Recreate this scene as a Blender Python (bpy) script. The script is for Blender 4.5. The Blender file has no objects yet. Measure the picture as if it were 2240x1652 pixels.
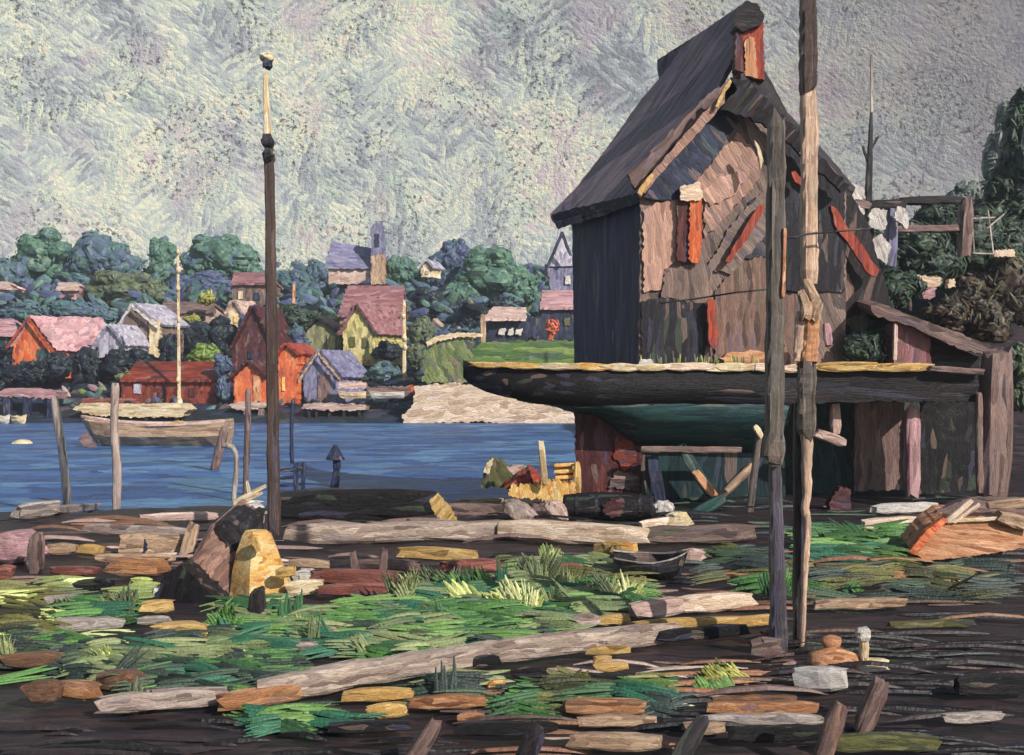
import bpy, bmesh, math, random
from mathutils import Vector, Matrix, noise
R = math.radians
C = bpy.context.scene.collection
S = bpy.context.scene
# ------------------------------------------------------------------ camera, sky light, sun, exposure
EYE, F, CX, CY = 3.0, 2400.0, 1119.5, 826.0     # eye height in metres; focal length and centre in picture units
cam = bpy.data.cameras.new('camera')
cam.sensor_width = 36.0
cam.lens = 36.0 * F / 2239.0
cam.clip_end = 2000
co = bpy.data.objects.new('camera', cam); C.objects.link(co)
co.location = (0, 0, EYE); co.rotation_euler = (R(90), 0, 0)
S.camera = co
S.render.resolution_x, S.render.resolution_y = 1024, 755
SUN = Vector((0.58, -0.62, 0.53)).normalized()
w = bpy.data.worlds.new('World'); S.world = w; w.use_nodes = True
nt = w.node_tree
sk = nt.nodes.new('ShaderNodeTexSky'); sk.sky_type = 'NISHITA'; sk.sun_disc = False
sk.sun_elevation = math.asin(SUN.z); sk.sun_rotation = math.atan2(SUN.x, SUN.y)
bg = nt.nodes['Background']; bg.inputs['Strength'].default_value = 0.075
nt.links.new(sk.outputs[0], bg.inputs[0])
sl = bpy.data.lights.new('sun', 'SUN'); sl.energy = 3.7; sl.angle = R(0.5); sl.color = (1, .945, .87)
so = bpy.data.objects.new('sun', sl); C.objects.link(so)
so.rotation_euler = SUN.to_track_quat('Z', 'Y').to_euler()
S.view_settings.view_transform = 'Standard'; S.view_settings.look = 'None'
S.view_settings.exposure = 0.5; S.view_settings.gamma = 1
S.view_settings.use_curve_mapping = False
rng = random.Random(11)

# ------------------------------------------------------------------ helpers
def P(u, v, Y): return Vector(((u-CX)/F*Y, Y, EYE+(CY-v)/F*Y))
def GY(v, z=0.0): return (EYE-z)*F/(v-CY)
def lin(h):
    h = h.lstrip('#'); o = []
    for i in (0, 2, 4):
        c = int(h[i:i+2], 16)/255
        o.append(c/12.92 if c <= .04045 else ((c+.055)/1.055)**2.4)
    return tuple(o)+(1,)

PAL = {
 'tan': '#bc9c80 #a4866c #d2b292 #8a6c56', 'pink': '#d0b0a2 #b8988c #e0c6b8 #9a7c72',
 'cream': '#e2cfa6 #d6bb8c #efe0c0 #b89a70', 'ochre': '#d2a862 #ba8e4e #e2be7c #8e703e',
 'yellow': '#f4c676 #e8b058 #fadfa2 #d69048', 'orange': '#d29668 #bc7e58 #e4ae86 #9a6440',
 'rust': '#92564a #7a4238 #a66a5c #5e332c', 'mauve': '#806660 #6a534e #967c74 #4c3b38',
 'gray': '#aea096 #968a80 #c6bab0 #766a62'.replace('ae a2', 'aea2'), 'brown': '#6a4e3e #7e5a44 #523c2e #96684a',
 'dark': '#231c1e #2c2324 #171416 #3a2d2b', 'black': '#0e0c0f #161316 #09080b #1e191c',
 'white': '#d6cec2 #c2b8b4 #e6e0d6 #a89e98', 'olive': '#54542e #666436 #40422a #78764a',
 'maroon': '#4a2226 #582628 #381a1e #663430', 'red': '#a8452f #963a2a #ba543a #7a3026',
 'hot': '#d8683a #c45634 #e6884e #a2422c', 'navy': '#1e2238 #262c48 #15182a #323c58',
 'hullgreen': '#24464a #2c5254 #1a383e #345e5a', 'teal': '#14282c #1a3338 #0e2026 #223e3e', 'roofp': '#72626e #60525e #887886 #483c4a',
 'deckdark': '#1e181b #282022 #141013 #332a2c', 'wallshade': '#28283a #323347 #1e1e2b #404058',
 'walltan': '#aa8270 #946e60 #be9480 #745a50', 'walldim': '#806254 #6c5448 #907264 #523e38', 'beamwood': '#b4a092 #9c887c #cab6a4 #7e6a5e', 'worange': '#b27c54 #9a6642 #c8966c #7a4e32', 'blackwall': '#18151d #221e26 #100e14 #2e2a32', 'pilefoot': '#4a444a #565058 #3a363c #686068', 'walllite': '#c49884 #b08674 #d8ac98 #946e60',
 'wallgray': '#7e6860 #6c5a52 #90786c #524440', 'lav': '#b4aebc #a29caa #cac6cc #86809a',
 'lilac': '#7f7c9a #706e8c #9490ac #5a5a78', 'roofpink': '#c49698 #b08284 #d4aaaa #966a70',
 'roofmauve': '#9a6a6a #865659 #ae8080 #70464a', 'yelwall': '#cabc72 #b4a660 #dccf92 #90864e',
 'olwall': '#8a8862 #767450 #9e9a70 #62624a', 'brick': '#80301f #6c281c #963e28 #521e18',
 'lawn': '#567a3a #6a8844 #44663a #869a54', 'bank': '#5c7040 #7c8c50 #465a3e #969e62 #4e4e3c', 'sand': '#eed2b4 #e0c2a4 #fce4cc #c8a88a',
 'postdark': '#5e5650 #6c625a #48413d #82776c', 'postlite': '#dab69c #c4a086 #eccab0 #a0806c',
 'mast': '#46352f #54413a #352a28 #62504a', 'stone': '#b49e94 #9c887e #c8b4a8 #806a62',
 'water': '#325c90 #2a4e82 #4670a4 #243e70 #4c7290 #5a84b0', 'farhill': '#1e2836 #243438 #222640 #2c3850 #2a3834',
 'earth': '#181214 #261e20 #3a2a2a #241e2e #1e2018 #120e12 #443230 #30242a',
 'rightearth': '#3a2824 #2e2122 #483430 #282724 #20281e', 'darkteal': '#1c3a3c #24484a #16302f #2f5a52',
}
def cols(k): return [lin(x) for x in PAL[k].split()]
MATS = {}
def N(nt, t, **kw):
    n = nt.nodes.new(t)
    for k, v in kw.items():
        if k.startswith('i_'): n.inputs[int(k[2:])].default_value = v
        else: setattr(n, k, v)
    return n
def mth(nt, op, a, b=None, clamp=False):
    n = N(nt, 'ShaderNodeMath', operation=op, use_clamp=clamp)
    for i, x in enumerate((a, b)):
        if x is None: continue
        if isinstance(x, (int, float)): n.inputs[i].default_value = x
        else: nt.links.new(x, n.inputs[i])
    return n.outputs[0]
def vm(nt, op, a, b=None, scale=None):
    n = N(nt, 'ShaderNodeVectorMath', operation=op)
    for i, x in enumerate((a, b)):
        if x is None: continue
        if isinstance(x, (tuple, list)): n.inputs[i].default_value = x
        else: nt.links.new(x, n.inputs[i])
    if scale is not None: n.inputs['Scale'].default_value = scale
    return n.outputs[0]
def ramp(nt, fac, cs, interp='LINEAR', pos=None):
    n = N(nt, 'ShaderNodeValToRGB'); cr = n.color_ramp; cr.interpolation = interp
    m = len(cs)
    for i, c in enumerate(cs):
        p = pos[i] if pos else (i+.5)/m
        if i < 2: e = cr.elements[i]; e.position = p
        else: e = cr.elements.new(p)
        e.color = c
    nt.links.new(fac, n.inputs[0]); return n.outputs[0]
def gray(x): return (x, x, x, 1)
def mul(nt, col, fac):      # colour times grey value
    return vm(nt, 'MULTIPLY', col, vm(nt, 'ADD', (0, 0, 0), comb(nt, fac)))
def comb(nt, f):
    n = N(nt, 'ShaderNodeCombineXYZ')
    for i in range(3): nt.links.new(f, n.inputs[i])
    return n.outputs[0]
def mixc(nt, fac, a, b):
    n = N(nt, 'ShaderNodeMix', data_type='RGBA')
    if isinstance(fac, float): n.inputs[0].default_value = fac
    else: nt.links.new(fac, n.inputs[0])
    for i, x in ((6, a), (7, b)):
        if isinstance(x, tuple): n.inputs[i].default_value = x
        else: nt.links.new(x, n.inputs[i])
    return n.outputs[2]
def strokes(nt, base, L, W, ax, ang, seed, warpk=2.6):
    """brush-dab cells L long and W wide along an axis; returns cell value, cell edge distance and bristle value"""
    vec = base
    if ang:
        n = N(nt, 'ShaderNodeVectorRotate', rotation_type='Y_AXIS'); n.inputs['Angle'].default_value = R(ang)
        nt.links.new(vec, n.inputs[0]); vec = n.outputs[0]
    nz = N(nt, 'ShaderNodeTexNoise'); nz.inputs['Scale'].default_value = 0.9/L; nz.inputs['Detail'].default_value = 2
    nt.links.new(base, nz.inputs['Vector'])
    warp = vm(nt, 'SCALE', vm(nt, 'SUBTRACT', nz.outputs['Color'], (.5, .5, .5)), scale=W*warpk)
    vec = vm(nt, 'ADD', vec, warp)
    sc = {'w': (1/L, 1/(W*5), 1/W), 'x': (1/L, 1/W, 1/W), 'z': (1/W, 1/W, 1/L), 'y': (1/W, 1/L, 1/W)}[ax]
    sv = vm(nt, 'ADD', vm(nt, 'MULTIPLY', vec, sc), (seed*3.7, seed*1.3, seed*2.1))
    v = N(nt, 'ShaderNodeTexVoronoi'); v.inputs['Scale'].default_value = 1.0
    nt.links.new(sv, v.inputs['Vector'])
    sep = N(nt, 'ShaderNodeSeparateColor'); nt.links.new(v.outputs['Color'], sep.inputs[0])
    bs = {'w': (1.1, 4.2, 4.2), 'x': (1.1, 4.2, 4.2), 'z': (4.2, 4.2, 1.1), 'y': (4.2, 1.1, 4.2)}[ax]
    b = N(nt, 'ShaderNodeTexNoise'); b.inputs['Scale'].default_value = 1.0
    b.inputs['Detail'].default_value = 3; b.inputs['Roughness'].default_value = .65
    nt.links.new(vm(nt, 'MULTIPLY', sv, bs), b.inputs['Vector'])
    strokes.sv = (sv, {'w': (1.6, 4, 6), 'x': (2.2, 8, 8), 'z': (8, 8, 2.2), 'y': (8, 2.2, 8)}[ax])
    strokes.extra = (sep.outputs[1], sep.outputs[2])
    return sep.outputs[0], v.outputs['Distance'], b.outputs['Fac']
def paint(key, L=.6, W=.09, ax='x', ang=0, bump=.55, rough=.5, spec=.35, con=.6, var=True, acc=.38):
    k = (key, L, W, ax, ang, bump, acc)
    if k in MATS: return MATS[k]
    m = bpy.data.materials.new(key+'_paint'); m.use_nodes = True; MATS[k] = m
    nt = m.node_tree; bs = nt.nodes['Principled BSDF']
    tc = N(nt, 'ShaderNodeTexCoord'); base = tc.outputs['Object']
    if var:
        oi = N(nt, 'ShaderNodeObjectInfo')
        base = vm(nt, 'ADD', base, comb(nt, mth(nt, 'MULTIPLY', oi.outputs['Random'], 37.0)))
    val, dist, br = strokes(nt, base, L, W, ax, ang, len(MATS))
    mixv = mth(nt, 'ADD', mth(nt, 'MULTIPLY', val, .8), mth(nt, 'MULTIPLY', br, .25), True)
    c = ramp(nt, mixv, cols(key))
    if key in ('yellow', 'cream', 'white', 'hot', 'sand', 'pink', 'orange', 'ochre'): acc *= .35
    g, b_ = strokes.extra       # broken colour: a few strokes lean to a violet, green or pink neighbour
    c = mixc(nt, ramp(nt, g, [gray(0), gray(acc)], pos=[.8, .86]), c, ramp(nt, b_, [lin(x) for x in ('#565470', '#56644e', '#a08478', '#46485a')], 'CONSTANT', [0, .3, .55, .8]))
    f = mth(nt, 'ADD', mth(nt, 'MULTIPLY', br, con*2), 1-con)
    c = mul(nt, c, f)
    fn = N(nt, 'ShaderNodeTexNoise'); fn.inputs['Scale'].default_value = 1; fn.inputs['Detail'].default_value = 3; fn.inputs['Roughness'].default_value = .7
    nt.links.new(vm(nt, 'MULTIPLY', *strokes.sv), fn.inputs['Vector'])
    c = mul(nt, c, ramp(nt, fn.outputs['Fac'], [gray(.35), gray(.93), gray(1.0), gray(1.35)], pos=[.3, .44, .56, .7]))
    nt.links.new(c, bs.inputs['Base Color'])
    h = mth(nt, 'ADD', mth(nt, 'ADD', br, mth(nt, 'MULTIPLY', fn.outputs['Fac'], .9)), mth(nt, 'MULTIPLY', dist, -.55))
    bp = N(nt, 'ShaderNodeBump'); bp.inputs['Strength'].default_value = bump; bp.inputs['Distance'].default_value = W*.36
    nt.links.new(h, bp.inputs['Height']); nt.links.new(bp.outputs[0], bs.inputs['Normal'])
    bs.inputs['Roughness'].default_value = rough; bs.inputs['Specular IOR Level'].default_value = spec
    return m
def dabmat(name, W=.05, bump=.5, rough=.5):
    """paint for meshes of many separate leaves or sticks: each has its own colour from the mesh"""
    k = ('dab', name)
    if k in MATS: return MATS[k]
    m = bpy.data.materials.new(name); m.use_nodes = True; MATS[k] = m
    nt = m.node_tree; bs = nt.nodes['Principled BSDF']
    at = N(nt, 'ShaderNodeAttribute', attribute_name='Col')
    tc = N(nt, 'ShaderNodeTexCoord')
    b = N(nt, 'ShaderNodeTexNoise'); b.inputs['Scale'].default_value = 1/W; b.inputs['Detail'].default_value = 3
    nt.links.new(tc.outputs['Object'], b.inputs['Vector'])
    c = mul(nt, at.outputs['Color'], mth(nt, 'ADD', mth(nt, 'MULTIPLY', b.outputs['Fac'], .9), .55))
    nt.links.new(c, bs.inputs['Base Color'])
    bp = N(nt, 'ShaderNodeBump'); bp.inputs['Strength'].default_value = bump; bp.inputs['Distance'].default_value = W*.6
    nt.links.new(b.outputs['Fac'], bp.inputs['Height']); nt.links.new(bp.outputs[0], bs.inputs['Normal'])
    bs.inputs['Roughness'].default_value = rough; bs.inputs['Specular IOR Level'].default_value = .3
    return m
def link(name, bm, mat, parent=None, loc=None, mw=None):
    me = bpy.data.meshes.new(name); bm.to_mesh(me); bm.free()
    if mat: me.materials.append(mat)
    o = bpy.data.objects.new(name, me); C.objects.link(o)
    if parent is not None: o.parent = parent
    m = mw if mw is not None else Matrix.Identity(4)
    q = parent; W = Matrix.Identity(4)
    while q is not None: W = q.matrix_basis @ W; q = q.parent
    o.matrix_basis = W.inverted() @ m
    return o
def recentre(o):
    """put a single-mesh thing's origin at its base"""
    vs = [v.co for v in o.data.vertices]
    c = Vector((sum(v.x for v in vs)/len(vs), sum(v.y for v in vs)/len(vs), min(v.z for v in vs)))
    o.data.transform(Matrix.Translation(-c)); o.location = o.location + c
    return o
def tag(o, label, cat, group=None, kind=None):
    o['label'] = label; o['category'] = cat
    if group: o['group'] = group
    if kind: o['kind'] = kind
    return o
def struct(o, kind='structure'):
    o['kind'] = kind; return o
def thing(name, label, cat, loc, group=None):
    o = bpy.data.objects.new(name, None); C.objects.link(o); o.location = loc; o.empty_display_size = .2
    return tag(o, label, cat, group)
def rough_poly(pts, seg, jit):
    """subdivide a closed 3-D outline and push its points about in its plane like a brushed edge"""
    n = Vector((0, 0, 0))
    for i in range(len(pts)): n += pts[i].cross(pts[(i+1) % len(pts)])
    n.normalize(); out = []
    for i in range(len(pts)):
        a, b = pts[i], pts[(i+1) % len(pts)]
        d = b-a; k = max(1, int(d.length/seg)); e = d.normalized().cross(n) if d.length > 1e-6 else Vector()
        for j in range(k):
            q = a+d*(j/k)
            amp = rng.uniform(-1, 1)*jit*(.5 if j == 0 else 1)
            out.append(q+e*amp)
    return out
def plate(bm, pts, ext, seg, jit):
    """closed slab: rough outline pts, thickness vector ext"""
    pts = rough_poly(pts, seg*.5, jit) if seg else pts
    a = [bm.verts.new(p) for p in pts]; b = [bm.verts.new(p+ext) for p in pts]
    fs = [bm.faces.new(a), bm.faces.new(list(reversed(b)))]
    n = len(a)
    for i in range(n): fs.append(bm.faces.new((a[(i+1) % n], a[i], b[i], b[(i+1) % n])))
    bmesh.ops.recalc_face_normals(bm, faces=fs)
    bmesh.ops.triangulate(bm, faces=[f for f in fs if len(f.verts) > 4])
def panel(name, uv, Y, thick, mat, parent=None, jit=3, seg=16, ext=None):
    """an upright painted panel from picture outline at distance Y (or per-point Y)"""
    bm = bmesh.new()
    pts = [P(p[0], p[1], p[2] if len(p) > 2 else Y) for p in uv]
    Ym = sum(p.y for p in pts)/len(pts); k = Ym/F
    plate(bm, pts, ext if ext is not None else Vector((0, thick, 0)), seg*k, jit*k)
    return link(name, bm, mat, parent)
def bar_bm(L, w, h, rag=.25, taper=.8, nseg=None, bend=0.0, sides=8):
    """a rough-hewn bar along local x: rounded section w deep, h high, ragged ends; base at z=0"""
    bm = bmesh.new(); ns = nseg or max(4, min(14, int(L/max(h, .02)/1.2)))
    rings = []
    seed = rng.uniform(0, 99)
    for i in range(ns+1):
        t = i/ns; x = (t-.5)*L
        e = min(t, 1-t)*ns
        s = taper if e < .5 else (1+taper)/2+.1 if e < 1.5 else 1
        zc = h/2+bend*L*(.25-(t-.5)**2)*4+noise.noise(Vector((x/max(h, .05)*.35, seed, 0)))*h*.12
        ring = []
        for j in range(sides):
            a = 2*math.pi*(j+.5)/sides
            ca, sa = math.cos(a), math.sin(a)
            q = .42
            yy = math.copysign(abs(ca)**q, ca)*w/2*s; zz = math.copysign(abs(sa)**q, sa)*h/2*s
            jx = rng.uniform(-1, 1)*h*rag if e < .5 else 0
            jj = 1+rng.uniform(-1, 1)*.1
            ring.append(bm.verts.new((x+jx, yy*jj, zc+zz*jj)))
        rings.append(ring)
    for i in range(ns):
        for j in range(sides):
            bm.faces.new((rings[i][j], rings[i+1][j], rings[i+1][(j+1) % sides], rings[i][(j+1) % sides]))
    bm.faces.new(rings[0]); bm.faces.new(list(reversed(rings[-1])))
    bmesh.ops.recalc_face_normals(bm, faces=bm.faces[:])
    for r in (rings[0], rings[-1]):
        pass
    return bm
def axis_matrix(p0, p1, up=Vector((0, 0, 1))):
    d = (p1-p0).normalized()
    if abs(d.dot(up)) > .95: up = Vector((0, -1, 0))
    y = up.cross(d).normalized(); z = d.cross(y)
    m = Matrix((d, y, z)).transposed().to_4x4(); m.translation = (p0+p1)/2
    return m
def bar(name, p0, p1, w, h, mat, parent=None, **kw):
    bm = bar_bm((p1-p0).length, w, h, **kw)
    return link(name, bm, mat, parent, mw=axis_matrix(p0, p1))
def post(name, a, b, wpx, Y, mat, parent=None, Yb=None, taper=1.0, **kw):
    """upright or leaning post from picture point a to b, wpx wide"""
    p0, p1 = P(b[0], b[1], Yb or Y), P(a[0], a[1], Y)
    wd = wpx*Y/F; m = axis_matrix(p0, p1)
    bm = bar_bm((p1-p0).length, wd, wd, **kw)
    for v in bm.verts:
        v.co.z -= wd/2
        if taper != 1:
            t = v.co.x/(p1-p0).length+.5; s = 1+(taper-1)*t; v.co.y *= s; v.co.z *= s
    return link(name, bm, mat, parent, mw=m)
def dab(bm, lay, c, d, n, L, W, col, arch=.12):
    """one leaf-like or stick-like brush-shaped piece, lens-shaped and slightly arched, two-sided thin solid"""
    d = d.normalized(); s = n.cross(d)
    if s.length < 1e-4: return
    s.normalize(); n = d.cross(s)
    prof = ((-.5, .35), (-.3, .9), (0, 1), (.3, .85), (.5, .3))
    row = []
    for t, k in prof:
        p = c+d*(t*L)+n*(arch*L*(.25-t*t)*2)
        kk = k*W*.5*rng.uniform(.8, 1.2)
        row.append((bm.verts.new(p-s*kk), bm.verts.new(p+n*W*.22*k), bm.verts.new(p+s*kk)))
    for i in range(4):
        for j in range(2):
            f = bm.faces.new((row[i][j], row[i][j+1], row[i+1][j+1], row[i+1][j]))
            for l in f.loops: l[lay] = col
def tube_bm(pts, radii, sides=9, seg=.12):
    """one continuous rough round pole through 3-D points"""
    P_, R_ = [], []
    n = len(pts)
    for i in range(n-1):
        p0, p1, p2, p3 = pts[max(0, i-1)], pts[i], pts[i+1], pts[min(n-1, i+2)]
        k = max(2, int((p2-p1).length/seg))
        for j in range(k):
            t = j/k
            P_.append(.5*((2*p1)+(p2-p0)*t+(2*p0-5*p1+4*p2-p3)*t*t+(3*p1-p0-3*p2+p3)*t**3)); R_.append(radii[i]+(radii[i+1]-radii[i])*t)
    P_.append(pts[-1]); R_.append(radii[-1]); bm = bmesh.new(); rings = []; sd = rng.uniform(0, 50)
    for i, p in enumerate(P_):
        d = (P_[min(i+1, len(P_)-1)]-P_[max(0, i-1)]).normalized(); x = d.cross(Vector((0, 1, 0)))
        x = x.normalized() if x.length > .1 else Vector((1, 0, 0)); y = d.cross(x)
        q = 1+.22*noise.noise(Vector((i*.45, sd, 0)))
        if i in (0, len(P_)-1): q *= .75
        rings.append([bm.verts.new(p+(x*math.cos(a)+y*math.sin(a))*R_[i]*q*(1+rng.uniform(-.1, .1))) for a in [2*math.pi*j/sides for j in range(sides)]])
    for i in range(len(rings)-1):
        for j in range(sides): bm.faces.new((rings[i][j], rings[i][(j+1) % sides], rings[i+1][(j+1) % sides], rings[i+1][j])).smooth = True
    bm.faces.new(rings[0]); bm.faces.new(list(reversed(rings[-1])))
    bmesh.ops.recalc_face_normals(bm, faces=bm.faces[:]); return bm
def jitcol(c, k=.18):
    m = 1+rng.uniform(-k, k); return (c[0]*m, c[1]*m*(1+rng.uniform(-.06, .06)), c[2]*m, 1)
# ------------------------------------------------------------------ the setting
def sky():
    bm = bmesh.new(); Rr = 1150; na, ne = 40, 20; g = []
    for i in range(ne+1):
        z = -60+400*i/ne; row = []
        for j in range(na+1):
            x = -440+880*j/na
            row.append(bm.verts.new((x, math.sqrt(Rr*Rr-x*x-(z*.8)**2)-720, z)))
        g.append(row)
    for i in range(ne):
        for j in range(na): bm.faces.new((g[i][j], g[i+1][j], g[i+1][j+1], g[i][j+1])).smooth = True
    m = bpy.data.materials.new('cloud_paint'); m.use_nodes = True
    nt = m.node_tree; bs = nt.nodes['Principled BSDF']
    tc = N(nt, 'ShaderNodeTexCoord'); base = tc.outputs['Object']
    def nz(sc, det=3, rough=.6, vec=base):
        n = N(nt, 'ShaderNodeTexNoise'); n.inputs['Scale'].default_value = sc; n.inputs['Detail'].default_value = det
        n.inputs['Roughness'].default_value = rough; nt.links.new(vec, n.inputs['Vector']); return n
    v1, d1, b1 = strokes(nt, base, 5.5, 1.5, 'x', 40, 1, 1.4)
    v2, d2, b2 = strokes(nt, base, 5, 1.4, 'x', -35, 2, 1.4)
    v3, d3, b3 = strokes(nt, base, 6, 1.7, 'x', 80, 3, 1.4)
    msk = nz(.035, 3).outputs['Fac']; m1 = ramp(nt, msk, [gray(0), gray(1)], pos=[.46, .52])
    msk2 = nz(.05, 3, vec=vm(nt, 'ADD', base, (90, 40, 10))).outputs['Fac']; m2 = ramp(nt, msk2, [gray(0), gray(1)], pos=[.52, .57])
    def mx(f, a, b):
        n = N(nt, 'ShaderNodeMix'); nt.links.new(f, n.inputs[0]); nt.links.new(a, n.inputs[2]); nt.links.new(b, n.inputs[3]); return n.outputs[0]
    val = mx(m2, mx(m1, v1, v2), v3); br = mx(m2, mx(m1, b1, b2), b3); ds = mx(m2, mx(m1, d1, d2), d3)
    big = nz(.022, 4, .55).outputs['Fac']
    tone = mth(nt, 'ADD', mth(nt, 'MULTIPLY', big, 1.9), mth(nt, 'MULTIPLY', mth(nt, 'SUBTRACT', val, .5), .5))
    tone = mth(nt, 'SUBTRACT', tone, .45, True)
    c = ramp(nt, tone, [lin(x) for x in ('#7a8088', '#969ca2', '#a6aeae', '#b2bab2', '#c0c6b6', '#d0ceba', '#baaeb2')],
             pos=[.08, .26, .4, .52, .64, .76, .92])
    tint = nz(.045, 3, vec=vm(nt, 'ADD', base, (300, 0, 77))).outputs['Fac']
    c = mixc(nt, ramp(nt, tint, [gray(0), gray(.4)], pos=[.56, .72]), c, lin('#90a69e'))
    tint2 = nz(.05, 3, vec=vm(nt, 'ADD', base, (-300, 50, 7))).outputs['Fac']
    c = mixc(nt, ramp(nt, tint2, [gray(0), gray(.55)], pos=[.54, .68]), c, lin('#a698a6'))
    # a darker mauve cloud bank over the right of the harbour
    sep = N(nt, 'ShaderNodeSeparateXYZ'); nt.links.new(base, sep.inputs[0])
    edge = mth(nt, 'ADD', mth(nt, 'MULTIPLY', sep.outputs[0], 1/90), mth(nt, 'MULTIPLY', sep.outputs[2], 1/160))
    edge = mth(nt, 'ADD', edge, mth(nt, 'MULTIPLY', mth(nt, 'SUBTRACT', big, .5), 1.8))
    c = mixc(nt, ramp(nt, mth(nt, 'MULTIPLY', edge, .3), [gray(0), gray(.8)], pos=[.4, .78]), c, lin('#78727c'))
    # bare flecks of darker underpaint cloud between the strokes
    fl = nz(.6, 4, .75).outputs['Fac']; flm = nz(.03, 2, vec=vm(nt, 'ADD', base, (10, 210, 55))).outputs['Fac']
    fk = mth(nt, 'MULTIPLY', ramp(nt, fl, [gray(1), gray(0)], pos=[.4, .46]), ramp(nt, flm, [gray(0), gray(.9)], pos=[.44, .56]))
    c = mixc(nt, fk, c, lin('#3e4246'))
    c = mul(nt, c, mth(nt, 'ADD', mth(nt, 'MULTIPLY', br, .24), .9))
    nt.links.new(c, bs.inputs['Base Color'])
    fine = nz(.7, 4, .68).outputs['Fac']
    h = mth(nt, 'ADD', mth(nt, 'ADD', mth(nt, 'MULTIPLY', br, .25), mth(nt, 'MULTIPLY', fine, 1.3)), mth(nt, 'MULTIPLY', ds, -.4))
    bp = N(nt, 'ShaderNodeBump'); nt.links.new(ramp(nt, msk2, [gray(.45), gray(.8)], pos=[.35, .6]), bp.inputs['Strength']); bp.inputs['Distance'].default_value = 1.0
    nt.links.new(h, bp.inputs['Height']); nt.links.new(bp.outputs[0], bs.inputs['Normal'])
    bs.inputs['Roughness'].default_value = .55; bs.inputs['Specular IOR Level'].default_value = .25
    o = link('sky', bm, m); struct(o)
sky()
WATER, FAR = -0.6, 87.0
def sheet(name, xs, ys, fz, mat):
    bm = bmesh.new(); g = [[bm.verts.new((x, y, fz(x, y))) for x in xs] for y in ys]
    for i in range(len(ys)-1):
        for j in range(len(xs)-1): bm.faces.new((g[i][j], g[i][j+1], g[i+1][j+1], g[i+1][j])).smooth = True
    return struct(link(name, bm, mat))
def lerp_tab(x, tab):
    if x <= tab[0][0]: return tab[0][1]
    for (a, b), (c, d) in zip(tab, tab[1:]):
        if x <= c: return b+(d-b)*(x-a)/(c-a)
    return tab[-1][1]
SHORE = [(-40, 24.4), (-11.6, 24.6), (-5.7, 25.6), (-2, 26.6), (0, 27.6), (1.6, 28.4), (2.4, 29.5), (3.0, 34), (6, 60), (9, 80)]
def near_z(x, y):
    s = lerp_tab(x, SHORE)
    z = .07*noise.noise(Vector((x*.5, y*.5, 0)))+.05*noise.noise(Vector((x*1.7, y*1.7, 3)))
    if y > s: z -= min(1.6, (y-s)*1.0)
    t = max(0, min(1, (y-33)/18))*max(0, min(1, (x-11-.0*y)/4))
    z += t*t*(3-2*t)*(9.4+.6*noise.noise(Vector((x*.3, y*.3, 8))))
    return z
def frange(a, b, s):
    n = int(round((b-a)/s)); return [a+(b-a)*i/n for i in range(n+1)]
sheet('ground', frange(-26, 34, .3), frange(2, 14, .2)+frange(14.3, 34, .3)+frange(35, 74, 1.5), near_z, paint('earth', .6, .08, 'x', bump=.7, var=False, acc=.12))
sheet('water', frange(-160, 160, 8), frange(20, 180, 8), lambda x, y: WATER, paint('water', 2.2, .3, 'w', bump=.5, rough=.5, spec=.2, con=.45, var=False, acc=.12))
def hill_z(x, y):
    t = y-FAR
    z = -.6+t*.28 if t < 8 else 1.64+(t-8)*.3 if t < 26 else 7.0+(t-26)*.22
    z = min(z, 20)
    if y < FAR: z = -.6-(FAR-y)*.4
    return z+.25*noise.noise(Vector((x*.2, y*.2, 1)))
sheet('hill', frange(-150, 150, 2.5), [82, 84, 86, 87, 88, 89, 90, 92]+frange(94, 150, 3)+frange(160, 440, 14), hill_z, paint('farhill', 2.6, .9, 'x', bump=.8, var=False))  # navy tones paint the blue shadows around the far houses

# ------------------------------------------------------------------ trees and shrubs
GREENS = {  # far tree and mist palettes are paled to paint distance haze
 'blue': '#4a646a #4e6866 #525e76 #486068 #566e68', 'green': '#4e6a5e #54745e #48645e #5e7a62 #4e6472',
 'olive': '#525c48 #5c664a #4a5648 #667050 #525a4e', 'dark': '#1e262c #262e32 #222636 #1c2228 #2a3638',
 'violet': '#4a5070 #525876 #485c68 #444a6a #4e6868', 'bright': '#62763a #74883e #506432 #869a50',
 'deep': '#28342e #324234 #242e28 #3e503a #38423e', 'yellowg': '#84843e #98964a #6c7036 #acac5c',
 'grass': '#426a36 #50793c #385a38 #648646 #306048', 'lime': '#a4ac62 #b6bc74 #8c9852 #c8ca8c #7a8850',
 'sage': '#68744e #788256 #586246 #868e62', 'brownscrub': '#3a2e28 #4a3a30 #2e2a24 #56503a #3c3834', 'mist': '#868c86 #7e847e #8e948c #7a8280 #8a8e84', 'mistdark': '#666e68 #5c6660 #707870 #5e6668 #747a70', 'redleaf': '#b85a44 #c46a4c #a04a36',
}
def gc(k): return [lin(x) for x in GREENS[k].split()]
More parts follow.
